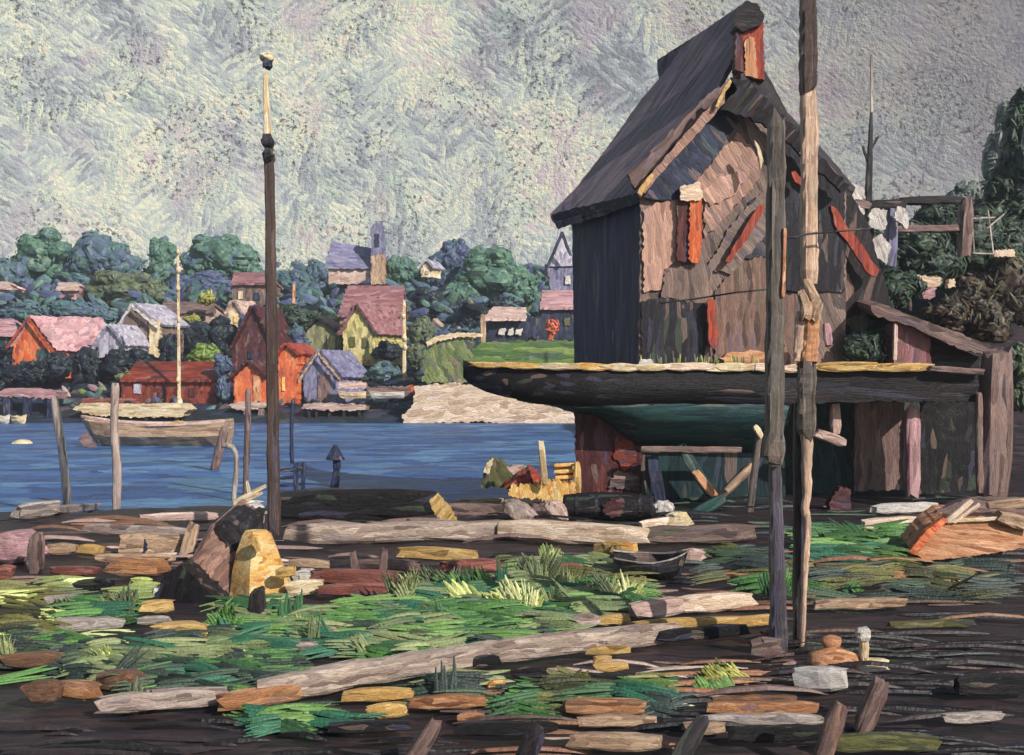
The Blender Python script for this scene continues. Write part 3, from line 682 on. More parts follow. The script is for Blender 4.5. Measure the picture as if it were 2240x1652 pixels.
# buoy
Y = 60.0; t = thing('buoy', 'cream buoy floating alone on the water at the left', 'buoy', P(52, 984, Y))
bm = bmesh.new(); bmesh.ops.create_uvsphere(bm, u_segments=18, v_segments=10, radius=.5)
for v in bm.verts: v.co = Vector((v.co.x*1.25, v.co.y, v.co.z*.62+.12*max(0, v.co.z)))*(1+.12*noise.noise(v.co*3))+P(50, 976, Y)
for f in bm.faces: f.smooth = True
link('float', bm, paint('cream', .4, .1, 'x'), t); post('ring', (70, 972), (86, 976), 5, Y-.1, paint('pink', .3, .06, 'x'), t)
# little white boats at the far left pier
for lab, u, v, mk in (('small cream boat with an upright bow under the pink pier', 44, 922, 'cream'), ('tiny white dinghy at the very left of the far shore', 8, 918, 'white')):
    Y = 85.5; k = Y/F; l = P(u, v, Y); l.z = WATER-.05
    rowboat('dinghy', lab, l, 36*k, 20*k, 16*k, R(160), mk, 'cream', 'small boats moored across the water', thwarts=1)
for lab, u0, u1, mk in (('cream boat lying left on the bank above the gray pier', 738, 800, 'cream'), ('white boat lying next to the beach above the gray pier', 806, 884, 'white')):
    Y = 89.5; k = Y/F; l = P((u0+u1)/2, 872, Y)
    rowboat('beached_boat', lab, l, (u1-u0)*k, 18*k, 13*k, R(4), mk, 'cream', 'small boats moored across the water', thwarts=1)
tag(recentre(panel('red_bundle', [(884, 862), (888, 846), (900, 842), (908, 852), (904, 862)], 91.2, .5, paint('hot', .4, .12, 'x'), None, 1.5, 7)), 'small red bundle on the shore left of the beach', 'bundle')
for i, (lab, u0, v0, u1, v1, mk) in enumerate((('pale pink plank stack on the bank below the yellow cottage', 738, 836, 800, 850, 'pink'), ('dark mauve breakwater beam behind the beach', 800, 846, 900, 866, 'mauve'), ('rusty timber stack left of the cream pier', 178, 872, 300, 884, 'rust'))):
    tag(recentre(panel('timber_stack', [(u0, v1), (u0+3, v0), (u1-3, v0), (u1, v1)], 90+i*.4, .8, paint(mk, .8, .14, 'x'), None, 2.5, 9)), lab, 'timber')

# ------------------------------------------------------------------ mooring poles in the near water
def pole(name, label, pts, wpx, Y, mk, cat='pole', group='mooring poles standing in the near water', **kw):
    k = Y/F; bms = tube_bm([P(u, v, Y) for u, v in pts], [wpx*k*.5]*len(pts), seg=16*k)
    o = link(name, bms, paint(mk, .8, .05, 'z', bump=.8)); return tag(recentre(o), label, cat, group)
pole('mooring_pole', 'gray mooring pole leaning right in the water, leftmost of the poles', [(118, 868), (132, 960), (144, 1060), (148, 1140)], 17, 28.4, 'gray')
pole('mooring_pole', 'tallest upright mauve gray pole in front of the barge', [(252, 838), (250, 930), (256, 1020), (254, 1136)], 18, 28.8, 'stone')
pole('mooring_pole', 'short dark stump leaning right at the stern of the barge', [(492, 934), (480, 984), (466, 1036)], 20, 42.6, 'mauve')
pole('mooring_pole', 'thin pale pole with a bent top behind the driftwood branch', [(484, 976), (508, 978), (517, 1010), (510, 1102)], 11, 32.2, 'gray')
pole('mooring_pole', 'thin dull violet pole left of the tall mast', [(543, 850), (541, 950), (536, 1092)], 13, 33.6, 'mauve')
pole('mooring_pole', 'thin dark blue pole right of the tall mast', [(641, 872), (637, 940), (639, 1020)], 9, 46, 'navy')
t = thing('landing_ladder', 'dark blue landing ladder frame beside the mast foot', 'ladder', P(640, 1076, 34.2))
for a, b, w_ in (((664, 1012), (662, 1084), 9), ((646, 1016), (648, 1084), 10), ((612, 1030), (668, 1024), 9), ((612, 1046), (660, 1042), 8), ((612, 1062), (656, 1060), 8)):
    post('rail' if abs(a[0]-b[0]) < 10 else 'rung', a, b, w_, 34.2, paint('navy', .5, .06, 'x'), t)
t = thing('mooring_post', 'dark blue mooring post with a mushroom-shaped cap in the water', 'post', P(730, 1064, 36.0))
post('shaft', (737, 1000), (736, 1030), 17, 36.0, paint('navy', .4, .06, 'x'), t); post('shaft', (737, 1026), (730, 1074), 17, 36.0, paint('navy', .4, .06, 'x'), t)
bm = bmesh.new(); bmesh.ops.create_cone(bm, cap_ends=True, segments=14, radius1=.32, radius2=.07, depth=.46, matrix=Matrix.Translation(P(733, 990, 36.0)))
bmesh.ops.subdivide_edges(bm, edges=bm.edges[:], cuts=2)
for v in bm.verts: v.co += Vector((rng.uniform(-.015, .015), rng.uniform(-.015, .015), rng.uniform(-.015, .015)))
link('cap', bm, paint('navy', .3, .06, 'x'), t)

# ------------------------------------------------------------------ tall mast at left
Y = 20.9; t = thing('tall_mast', 'tall dark brown mast with a cream masthead left of centre', 'mast', P(598, 1170, Y))
post('shaft', (588, 318), (600, 1172), 27, Y, paint('mast', 1.3, .09, 'x', bump=.8), t, taper=.72, nseg=24)
post('masthead', (580, 160), (586, 308), 17, Y, paint('cream', .6, .06, 'x', bump=.8), t, taper=.55, nseg=12)
for a, b, w_, mk in (((584, 300), (586, 322), 25, 'black'), ((587, 330), (588, 356), 24, 'black'), ((586, 136), (584, 150), 20, 'navy')): post('band', a, b, w_, Y-.02, paint(mk, .3, .06, 'x'), t)
bm = bmesh.new(); bmesh.ops.create_icosphere(bm, subdivisions=3, radius=.12)
for v in bm.verts: v.co = v.co*(1+.3*noise.noise(v.co*12)); v.co.x *= 1.2; v.co.z *= .75; v.co += P(585, 126, Y)
link('truck', bm, paint('cream', .2, .06, 'x'), t)
# ------------------------------------------------------------------ the wharf
YW = 25.0
t = thing('wharf', 'dark timber wharf behind the black hull, carrying the hut', 'wharf', P(1500, 1090, 27))
wharf = t
bm = bmesh.new(); plate(bm, [Vector((1.6, 26.72, 3.2)), Vector((6.5, 26.72, 3.2)), Vector((6.5, YW+.32, 3.2)), Vector((10.9, YW+.32, 3.2)), Vector((10.9, 31.2, 3.2)), Vector((1.6, 31.2, 3.2))], Vector((0, 0, -.25)), .4, .04); link('deck', bm, paint('mauve', 1.0, .12, 'x'), t)
panel('fascia', [(1700, 806), (1900, 808), (2140, 814), (2140, 880), (1900, 878), (1700, 884)], YW, .3, paint('deckdark', 1.4, .12, 'x', bump=.8), t, 2.5, 18)
def trims(par, rows, Yf):
    for (u0, v0, u1, v1, h, mk) in rows:
        y0, y1 = Yf(u0), Yf(u1); k = y0/F; a, b = P(u0, v0+h/2, y0), P(u1, v1+h/2, y1)
        bar('edge_trim', a, b, .16, h*k*1.25, paint(mk, .35, .05, 'x', bump=1.0, acc=.1), par, rag=.9, taper=.6)
trims(t, ((1706, 808, 1790, 806, 16, 'sand'), (1785, 806, 1910, 804, 20, 'ochre'), (1900, 806, 2034, 804, 16, 'ochre')), lambda u: YW-.12)
panel('back_wall', [(1300, 1108), (1300, 880), (2150, 874), (2150, 1100)], 29.4, .3, paint('teal', 1.0, .16, 'z', bump=.6), t, 2, 20)  # teal-black colour paints the shade under the deck
# the black hull hauled out in front of the wharf
hb_ = thing('hauled_boat', 'long black hull with golden rail, green bottom and maroon forefoot propped up before the hut', 'boat', P(1400, 1095, 26.4))
U0, U1, YC = 1008.0, 1722.0, 26.5
def sect(u):
    t_ = (u-U0)/(U1-U0); hbd = 1.5*min(1, (t_/.42))**.6 if t_ > 0 else .02; hbd = max(.16, hbd)
    vl = lerp_tab(u, [(1008, 826), (1022, 838), (1048, 852), (1100, 868), (1180, 882), (1258, 890), (1420, 882), (1722, 884)])
    vk = lerp_tab(u, [(1008, 829), (1240, 894), (1262, 900), (1318, 910), (1404, 976), (1722, 992)])
    vt = lerp_tab(u, [(1008, 787), (1040, 802), (1300, 806), (1722, 806)])
    yn = YC-hbd; x = (u-CX)/F*25.2
    z = lambda v, y: EYE+(CY-v)/F*y
    zt, zl, zk = z(vt, yn), z(vl, yn), z(vk, YC)
    return [Vector((x, yn, zt)), Vector((x, yn+.02, (zt+zl)/2)), Vector((x, yn+.05, zl)), Vector((x, YC-hbd*.7, zl*.62+zk*.38)), Vector((x, YC-hbd*.35, zl*.25+zk*.75)), Vector((x, YC-.08, zk))]
us = [1008, 1014, 1024, 1040, 1062]+[1085+i*22.75 for i in range(29)]
def hullstrip(name, a, b, mat, us=us):
    bm = bmesh.new()
    for sgn in (1, -1):
        rows = []
        for u in us:
            r = []
            for p in sect(u)[a:b+1]:
                q = p.copy(); q += Vector((0, 0, rng.uniform(-1, 1)*.012))
                if sgn < 0: q.y = 2*YC-q.y
                r.append(bm.verts.new(q))
            rows.append(r)
        for i in range(len(us)-1):
            for j in range(b-a): bm.faces.new((rows[i][j], rows[i][j+1], rows[i+1][j+1], rows[i+1][j]))
    bmesh.ops.recalc_face_normals(bm, faces=bm.faces[:])
    bmesh.ops.solidify(bm, geom=bm.faces[:], thickness=.03)
    for f in bm.faces: f.smooth = True
    return link(name, bm, mat, hb_)
hullstrip('topsides', 0, 2, paint('black', 1.4, .1, 'x', bump=.6))
hullstrip('bottom', 2, 5, paint('hullgreen', 1.6, .1, 'x', 6, bump=.7), [u for u in us if u > 1120])
bm = bmesh.new(); s1 = sect(U1); pts = s1+[Vector((p.x, 2*YC-p.y, p.z)) for p in reversed(s1)]; plate(bm, pts, Vector((.08, 0, 0)), 0, 0); link('transom', bm, paint('deckdark', .8, .1, 'z'), hb_)
bm = bmesh.new(); ds_ = [Vector((sect(u)[0].x, sect(u)[0].y+.1, sect(u)[0].z-.12)) for u in us]; plate(bm, ds_+[Vector((p.x, 2*YC-p.y, p.z)) for p in reversed(ds_)], Vector((0, 0, -.05)), 0, 0); link('deck', bm, paint('mauve', 1.0, .1, 'x'), hb_)
trims(hb_, ((1030, 798, 1096, 802, 11, 'yellow'), (1090, 800, 1182, 803, 12, 'yellow'), (1176, 804, 1260, 805, 14, 'cream'), (1256, 804, 1330, 806, 15, 'yellow'), (1325, 806, 1392, 806, 15, 'cream'), (1388, 806, 1450, 805, 14, 'cream'), (1445, 804, 1560, 804, 15, 'sand'), (1555, 806, 1640, 805, 17, 'cream'), (1634, 805, 1700, 806, 15, 'sand')), lambda u: sect(u)[0].y-.05)
panel('forefoot', [(1262, 1094), (1257, 898), (1318, 908), (1404, 974), (1400, 1098)], 26.32, .3, paint('maroon', .7, .1, 'z', bump=.8), hb_, 2.5, 16)
panel('worn_patch', [(1342, 1000), (1350, 966), (1384, 962), (1392, 1010), (1366, 1030)], 26.27, .12, paint('brick', .4, .1, 'x', bump=.6), hb_, 3, 10)
panel('worn_patch', [(1330, 1066), (1348, 1030), (1400, 1036), (1396, 1072)], 26.26, .12, paint('mauve', .4, .1, 'x', bump=.6), hb_, 3, 10)
panel('shaded_deadwood', [(1398, 1104), (1402, 972), (1560, 984), (1716, 988), (1716, 1100)], 26.4, .3, paint('teal', 1.2, .12, 'z', bump=.6), hb_, 2, 16)  # dark teal also paints the shade under the hull
def prop(label, a, b, w_, Y, mk, name='prop'):
    tag(post(name, a, b, w_, Y, paint(mk, .7, .06, 'x', bump=.8)), label, name, 'timber props under the black hull')
prop('gray horizontal spar fixed along the side of the black hull', (1402, 982), (1622, 984), 14, 25.6, 'wallgray')
prop('dark teal diagonal prop with the orange piece on it', (1490, 978), (1560, 1090), 24, 25.7, 'darkteal')
prop('lowest dark teal prop slanting to the left under the hull', (1580, 1088), (1478, 1150), 24, 24.6, 'darkteal')
prop('faint gray prop slanting right behind the tan one', (1652, 1012), (1574, 1086), 20, 25.5, 'wallgray')
prop('dark navy upright prop beside the maroon forefoot', (1424, 1000), (1442, 1100), 34, 25.9, 'navy')
prop('short orange piece nailed on the dark teal diagonal prop', (1520, 1032), (1560, 1082), 20, 25.3, 'orange')
prop('short tan prop rising right under the hull', (1643, 1018), (1586, 1074), 15, 25.2, 'tan')
prop('thin dark upright pole with a cream top left of the dark pile', (1660, 940), (1636, 1154), 14, 24.3, 'postdark')
tag(post('pole_cap', (1650, 932), (1664, 958), 13, 24.2, paint('cream', .2, .05, 'x')), 'cream knob on the thin upright pole left of the dark pile', 'cap')
panel('inner_wall', [(1700, 1094), (1700, 878), (1760, 878), (1760, 1090)], 28.4, .15, paint('teal', .8, .14, 'z', bump=.6), t, 3, 16)  # dark inner walls carry the painted shade beneath the wharf
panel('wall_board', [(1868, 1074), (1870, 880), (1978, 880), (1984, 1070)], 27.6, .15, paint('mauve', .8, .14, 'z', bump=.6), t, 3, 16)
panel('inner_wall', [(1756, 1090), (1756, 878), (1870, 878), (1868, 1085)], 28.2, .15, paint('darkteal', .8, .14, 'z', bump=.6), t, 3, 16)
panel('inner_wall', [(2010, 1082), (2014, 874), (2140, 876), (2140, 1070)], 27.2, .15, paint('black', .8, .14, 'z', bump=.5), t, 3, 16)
post('corner_post', (2176, 770), (2172, 1084), 66, 25.2, paint('mauve', 1.2, .1, 'x', bump=.7), t)
post('corner_post', (2140, 860), (2142, 1080), 14, 24.9, paint('mauve', 1.2, .08, 'x', bump=.6), t)
post('hanging_board', (1994, 892), (1994, 1086), 32, 25.6, paint('roofpink', .8, .07, 'x', bump=.9), t)
post('hanging_board', (1826, 888), (1826, 946), 22, 25.6, paint('pink', .4, .06, 'x', bump=.9), t)
post('cleat', (1782, 948), (1844, 966), 24, 25.3, paint('pink', .4, .06, 'x', bump=.9), t)
post('ledge', (2032, 806), (2150, 814), 14, 24.8, paint('mauve', .6, .06, 'x', bump=.9), t)
tag(recentre(panel('red_bundle', [(1816, 1128), (1812, 1100), (1836, 1066), (1860, 1070), (1862, 1110), (1848, 1132)], 24.7, .3, paint('maroon', .4, .1, 'x'), None, 2.5, 9)), 'dull red bundle lying on the ground under the wharf', 'bundle')

# ------------------------------------------------------------------ the hut
YH = 26.8
h = thing('hut', 'tall dark weathered hut with steep roof and orange chimney on the wharf', 'hut', P(1560, 800, YH))
wn = paint('wallshade', 1.2, .13, 'z', bump=.5)  # navy tones paint the shadow side of the hut
# side wall running back to the left, front wall, lean-to on the right
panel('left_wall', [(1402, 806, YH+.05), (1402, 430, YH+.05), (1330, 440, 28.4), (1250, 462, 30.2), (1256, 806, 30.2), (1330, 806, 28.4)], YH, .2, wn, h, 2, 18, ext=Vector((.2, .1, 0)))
panel('front_wall', [(1398, 806), (1400, 432), (1500, 310), (1606, 192), (1720, 290), (1850, 408), (1850, 806)], YH, .25, paint('wallgray', 1.0, .14, 'z', 24, bump=.6), h, 2, 18)
panel('lean_to_wall', [(1752, 806), (1752, 380), (1846, 404), (1896, 480), (1930, 600), (1962, 700), (1966, 806)], 27.1, 2.5, paint('deckdark', 1.1, .13, 'z', -14, bump=.6), h, 2, 18)
for uv, mk, ang, dy in (  # thin patches of lighter and darker colour laid over the wall
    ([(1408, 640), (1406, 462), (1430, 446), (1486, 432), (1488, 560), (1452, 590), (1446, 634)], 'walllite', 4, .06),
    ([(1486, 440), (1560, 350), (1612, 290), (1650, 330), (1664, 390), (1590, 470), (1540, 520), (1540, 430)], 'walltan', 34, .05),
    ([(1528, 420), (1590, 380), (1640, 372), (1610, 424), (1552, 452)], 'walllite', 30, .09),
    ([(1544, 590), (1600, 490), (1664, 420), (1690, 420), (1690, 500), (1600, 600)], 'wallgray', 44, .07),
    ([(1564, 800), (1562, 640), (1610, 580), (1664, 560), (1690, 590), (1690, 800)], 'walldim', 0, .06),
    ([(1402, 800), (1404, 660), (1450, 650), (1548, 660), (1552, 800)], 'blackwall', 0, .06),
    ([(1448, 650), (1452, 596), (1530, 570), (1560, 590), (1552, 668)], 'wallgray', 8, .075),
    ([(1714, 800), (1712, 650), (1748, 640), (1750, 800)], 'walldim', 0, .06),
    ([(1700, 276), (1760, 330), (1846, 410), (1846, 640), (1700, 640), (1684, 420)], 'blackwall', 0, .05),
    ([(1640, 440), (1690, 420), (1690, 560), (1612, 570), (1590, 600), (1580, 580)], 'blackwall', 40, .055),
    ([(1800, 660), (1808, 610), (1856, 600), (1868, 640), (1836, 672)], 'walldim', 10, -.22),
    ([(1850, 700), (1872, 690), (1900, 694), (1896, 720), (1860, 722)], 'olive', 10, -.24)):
    panel('wall_patch', uv, YH-dy, .08, paint(mk, .8, .1, 'z', ang, bump=.6), h, 3.5, 14)
# main steep roof, behind
def slope(name, pts, ext, mat, jit=3, par=h): return panel(name, pts, 27, .1, mat, par, jit, 20, ext=Vector(ext))
rf = slope('roof', [(1652, 30, 28.2), (1628, 6, 29.2), (1540, 66, 30.8), (1436, 132, 32.4), (1442, 190, 32.2), (1404, 214, 32), (1330, 320, 31.6), (1262, 408, 31), (1203, 468, 30.6), (1216, 488, 30.2), (1300, 462, 28.4), (1392, 428, 26.9), (1440, 372, 27), (1560, 210, 27.5)], (.05, .05, -.16), paint('roofp', 1.3, .14, 'z', -38, bump=.9), 3)
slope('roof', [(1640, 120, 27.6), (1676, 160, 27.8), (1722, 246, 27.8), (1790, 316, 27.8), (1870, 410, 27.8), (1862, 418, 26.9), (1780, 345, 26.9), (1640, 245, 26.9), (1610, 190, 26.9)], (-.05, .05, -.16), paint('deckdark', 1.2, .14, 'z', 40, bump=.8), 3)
slope('painted_eave_shadow', [(1206, 470, 30.4), (1215, 494, 30.4), (1300, 470, 28.5), (1394, 446, 26.7), (1392, 424, 26.7), (1300, 446, 28.4)], (.02, -.1, 0), paint('black', 1.0, .1, 'x', bump=.6), 2)  # black strip painted as the shade under the left eave
# front gable: overhanging barge boards and a dark band painted as shade under the left one
slope('eave_shade_band', [(1408, 432, 26.62), (1450, 366, 26.62), (1590, 222, 26.62), (1606, 190, 26.62), (1612, 270, 26.7), (1560, 350, 26.7), (1494, 432, 26.7), (1450, 440, 26.7)], (0, .05, 0), paint('navy', .8, .1, 'z', 40, bump=.7), 3)
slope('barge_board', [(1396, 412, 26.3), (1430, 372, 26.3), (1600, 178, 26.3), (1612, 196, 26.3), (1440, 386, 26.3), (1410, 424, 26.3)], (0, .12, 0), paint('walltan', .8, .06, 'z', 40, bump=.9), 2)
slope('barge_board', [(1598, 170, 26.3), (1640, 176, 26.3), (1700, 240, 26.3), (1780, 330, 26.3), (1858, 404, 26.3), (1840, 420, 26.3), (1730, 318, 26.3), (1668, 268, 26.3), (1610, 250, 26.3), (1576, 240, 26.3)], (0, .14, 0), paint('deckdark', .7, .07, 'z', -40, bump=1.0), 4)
for uv in ([(1394, 422), (1404, 404), (1426, 378), (1432, 382), (1412, 412), (1402, 430)], [(1564, 234), (1576, 206), (1596, 174), (1600, 178), (1582, 212), (1570, 236)]):  # ochre and cream strips paint highlights on the gable edges
    slope('painted_highlight', [(u, v, 26.15) for u, v in uv], (0, .08, 0), paint('ochre', .4, .05, 'z', 40, bump=.8), 2)
slope('painted_highlight', [(1650, 306, 26.15), (1660, 318, 26.15), (1670, 352, 26.15), (1664, 372, 26.15), (1658, 336, 26.15)], (0, .08, 0), paint('cream', .4, .05, 'z', bump=.8), 1.5)
# light tan roof plank streak along the left slope
slope('roof_streak', [(1372, 380, 26.9), (1396, 360, 26.9), (1540, 214, 27.1), (1600, 172, 27.2), (1604, 184, 27.2), (1560, 222, 27.1), (1410, 392, 26.9), (1388, 412, 26.9)], (0, .1, -.05), paint('mauve', .9, .08, 'z', -42, bump=.9), 3)
# chimney: orange front and maroon left face paint its lit and shaded sides
ch = panel('chimney', [(1616, 160), (1614, 40), (1640, 6), (1668, 36), (1672, 176), (1648, 168)], 27.3, .7, paint('red', .8, .08, 'z', bump=.9), h, 2, 12)
panel('chimney_brick', [(1630, 166), (1628, 92), (1638, 78), (1650, 84), (1656, 172)], 27.2, .12, paint('orange', .6, .05, 'z', bump=1.0), ch, 2, 9)
panel('chimney_cap', [(1608, 56), (1612, 18), (1632, 2), (1656, 8), (1672, 34), (1664, 56), (1636, 64), (1622, 70)], 27.15, .6, paint('deckdark', .4, .06, 'x', bump=.8), ch, 2, 10)
panel('chimney_side', [(1606, 150), (1610, 70), (1624, 66), (1628, 162)], 27.22, .4, paint('maroon', .5, .06, 'z', bump=.8), ch, 2, 10)
# window with shutters
wd = panel('window', [(1480, 572), (1482, 432), (1512, 432), (1512, 572)], 26.62, .1, paint('maroon', .6, .07, 'z', bump=.7), h, 2.5, 12)
panel('shutter', [(1506, 566), (1508, 432), (1536, 430), (1534, 540), (1528, 576), (1514, 574)], 26.56, .1, paint('hot', .5, .06, 'z', bump=.9), wd, 2.5, 12)
panel('lintel', [(1488, 438), (1488, 408), (1530, 398), (1538, 432), (1530, 440)], 26.5, .14, paint('sand', .3, .05, 'x', bump=.9), wd, 2, 9)
for uv, Y in (([(1546, 660), (1552, 652), (1562, 656), (1572, 752), (1560, 764), (1550, 752)], 26.5), ([(1586, 572), (1622, 510), (1660, 450), (1672, 446), (1670, 462), (1634, 524), (1596, 574)], 26.5),
              ([(1730, 376), (1740, 374), (1756, 394), (1752, 406), (1738, 398)], 26.4), ([(1816, 450), (1828, 456), (1846, 486), (1880, 530), (1922, 592), (1916, 606), (1896, 596), (1860, 540), (1826, 494)], 26.7)):
    slope('red_trim', [(u, v, Y) for u, v in uv], (0, .12, 0), paint('red', .5, .05, 'z', bump=.9), 2)
for uv in ([(1572, 784), (1600, 770), (1650, 766), (1690, 776), (1690, 796), (1600, 800)],): slope('sill_board', [(u, v, 26.5) for u, v in uv], (0, .2, 0), paint('orange', .4, .05, 'x', bump=1), 3)
tag(recentre(panel('white_pebble', [(1396, 796), (1400, 786), (1424, 786), (1430, 796)], 25.6, .1, paint('white', .2, .05, 'x'), None, 1.5, 6)), 'small white stone on the wharf under the hut corner', 'stone')
gt = bmesh.new(); lay = gt.loops.layers.float_color.new('Col')
for _ in range(46):
    u = rng.uniform(1400, 1690); c_ = P(u, rng.uniform(786, 800), 25.7)
    dab(gt, lay, c_, Vector((rng.uniform(-.3, .3), 0, 1)), Vector((0, -1, 0)), rng.uniform(.14, .32), .04, jitcol(rng.choice(gc('olive')+gc('yellowg'))))
tag(recentre(link('weeds', gt, dabmat('weed_paint', .03))), 'thin weeds sprouting along the wharf edge in front of the hut', 'weeds', kind='stuff')

# ------------------------------------------------------------------ two tall posts before the wharf, and the wires
Yp = 11.7
t = thing('dark_pile', 'thick dark gray pile standing in front of the hut, left of the light pole', 'pile', P(1700, 1432, Yp), 'tall poles in front of the hut')
post('shaft', (1698, 252), (1692, 1010), 38, Yp, paint('postdark', .7, .035, 'x', bump=1.0), t, taper=.95, nseg=26, rag=.5)
post('foot', (1694, 1000), (1704, 1436), 38, Yp+.06, paint('pilefoot', .6, .05, 'x', bump=.8), t, taper=.62, nseg=18)
post('sapwood', (1716, 500), (1712, 650), 8, Yp-.1, paint('orange', .3, .03, 'x'), t)
post('foot_plate', (1692, 950), (1690, 1012), 46, Yp-.02, paint('postdark', .3, .04, 'x', bump=1), t)
Yl = 12.0
t = thing('light_pole', 'tall pale pole with rope lashings right of the dark pile', 'pole', P(1760, 1400, Yl), 'tall poles in front of the hut')
post('upper_shaft', (1767, -20), (1766, 205), 36, Yl, paint('mast', .6, .035, 'x', bump=1.1), t, taper=.9, nseg=14, rag=.5)
post('shaft', (1768, 195), (1770, 612), 34, Yl, paint('postlite', .5, .028, 'x', bump=1.0), t, nseg=20, rag=.6)
post('shaft', (1776, 690), (1768, 800), 34, Yl, paint('orange', .4, .028, 'x', bump=1.0), t, nseg=12, rag=.6)
post('shaft', (1752, 690), (1746, 800), 24, Yl+.02, paint('postlite', .5, .028, 'x', bump=1.0), t, nseg=12, rag=.6)
post('shaft', (1764, 795), (1762, 950), 36, Yl, paint('postdark', .4, .028, 'x', bump=1.1), t, nseg=14, rag=.6)
post('shaft_back', (1778, 210), (1752, 290), 18, Yl+.1, paint('black', .4, .03, 'x'), t)
for a, b, w_ in (((1762, 612), (1786, 664), 20), ((1784, 650), (1772, 694), 20), ((1750, 636), (1764, 676), 20), ((1790, 664), (1778, 702), 22), ((1764, 662), (1762, 700), 24)):
    post('rope_lashing', a, b, w_, Yl-.06, paint('tan', .2, .025, 'x', bump=1), t)
lower = [(1762, 940), (1765, 984), (1763, 1030), (1765, 1076), (1760, 1112), (1766, 1150), (1761, 1220), (1758, 1300), (1754, 1420)]
link('lower_shaft', tube_bm([P(u, v, Yl) for u, v in lower], [(13-i*.9)*Yl/F for i in range(len(lower))], seg=.05), paint('postlite', .3, .025, 'z', bump=1), t)
post('foot', (1748, 880), (1748, 1432), 26, Yl+.16, paint('deckdark', .6, .04, 'x', bump=.8), t)
def wire(name, label, pts, Y, wpx=4):
    bm = bmesh.new(); r = wpx*Y/F/2; prev = None
    for (u, v) in pts:
        c = P(u, v, Y); ring = [bm.verts.new(c+Vector((0, math.cos(a), math.sin(a)))*r) for a in (0, 1.26, 2.51, 3.77, 5.03)]
        if prev:
            for j in range(5): bm.faces.new((prev[j], prev[(j+1) % 5], ring[(j+1) % 5], ring[j]))
        prev = ring
    return tag(link(name, bm, paint('black', .3, .05, 'x')), label, 'wire', 'wires slung between the posts and the hut')
wire('wire', 'upper dark wire crossing the pale pole toward the white cloths', [(1690, 526), (1730, 521), (1768, 512), (1830, 506), (1905, 500)], 11.75, 5)
wire('wire', 'lower dark wire passing the rope lashings of the pale pole', [(1440, 664), (1520, 654), (1610, 640), (1690, 632), (1740, 640), (1790, 636), (1835, 640)], 12.2, 4)

# ------------------------------------------------------------------ hillside, porch, cloths and shed at the right
Yr = 34.0
t = thing('porch_frame', 'mauve timber porch frame hung with white cloths right of the hut', 'porch', P(1960, 600, Yr))
for a, b, w_, mk in (((1826, 436), (1900, 452), 22, 'mauve'), ((1896, 450), (1980, 446), 22, 'deckdark'), ((1970, 440), (2106, 438), 18, 'deckdark'), ((1950, 452), (1948, 580), 22, 'lilac'), ((2112, 432), (2108, 560), 27, 'mauve'), ((1958, 502), (2116, 500), 16, 'mauve'), ((1900, 440), (1908, 590), 14, 'deckdark')):
    post('beam' if abs(a[1]-b[1]) < 30 else 'post', a, b, w_, Yr, paint(mk, .8, .08, 'x', bump=.7), t)
CL = [('white cloth folded over the left end of the porch beam', [(1826, 424), (1840, 406), (1866, 400), (1890, 412), (1892, 436), (1860, 436), (1832, 432)]),
      ('biggest white cloth hanging below the left end of the porch beam', [(1836, 452), (1862, 446), (1890, 456), (1888, 500), (1876, 510), (1858, 490), (1842, 470)]),
      ('white cloth on the porch between the two posts', [(1898, 470), (1910, 456), (1940, 460), (1938, 500), (1924, 506), (1902, 494)]),
      ('narrow white cloth right of the lilac porch post', [(1954, 476), (1962, 452), (1978, 454), (1990, 478), (1982, 502), (1968, 488)]),
      ('white cloth hanging lowest under the porch', [(1908, 560), (1910, 522), (1928, 512), (1950, 540), (1942, 562), (1938, 580), (1924, 566)])]
for i, (lab, uv) in enumerate(CL):
    o = panel('white_cloth', uv, Yr-.5-(1.2 if i == 4 else 0), .12, paint('white', .5, .09, 'z', 20, bump=1.0), None, 2.5, 8)
    tag(recentre(o), lab, 'cloth', 'white cloths hung on the porch')
t = thing('trellis', 'thin pale wooden trellis frame on the right hillside', 'trellis', P(2150, 560, 38))
for a, b, w_ in (((2160, 460), (2172, 556), 6), ((2126, 478), (2176, 476), 6), ((2158, 500), (2196, 468), 6), ((2126, 470), (2130, 556), 4), ((2128, 554), (2176, 556), 6)): post('slat', a, b, w_*.6, 38, paint('gray', .4, .06, 'x'), t)
o = panel('cream_planks', [(2174, 562), (2176, 548), (2218, 546), (2220, 562)], 40, .4, paint('sand', .3, .08, 'z', bump=1), None, 2, 6); tag(recentre(o), 'cream stack of planks at the right edge of the hillside', 'planks')
o = panel('cream_bundle', [(1984, 612), (1992, 602), (2056, 606), (2058, 622), (2034, 634), (2010, 626), (1988, 628)], 33, .4, paint('sand', .4, .08, 'x', bump=1), None, 3, 8); tag(recentre(o), 'cream bundle on the brown hillside above the sloping shed roof', 'bundle')
o = panel('clay_pot', [(2018, 652), (2014, 630), (2046, 628), (2046, 648), (2032, 656)], 32.6, .35, paint('roofpink', .3, .08, 'x', bump=1), None, 2, 7); tag(recentre(o), 'pinkish clay pot just below the cream bundle', 'pot')
o = panel('cream_post', [(2074, 630), (2074, 612), (2088, 610), (2090, 628)], 33, .25, paint('sand', .3, .08, 'z', bump=1), None, 2, 6); tag(recentre(o), 'small cream stub right of the cream bundle', 'stub')
t = thing('lean_shed', 'low shed with a sloping mauve plank roof at the right end of the wharf', 'shed', P(2030, 800, 26))
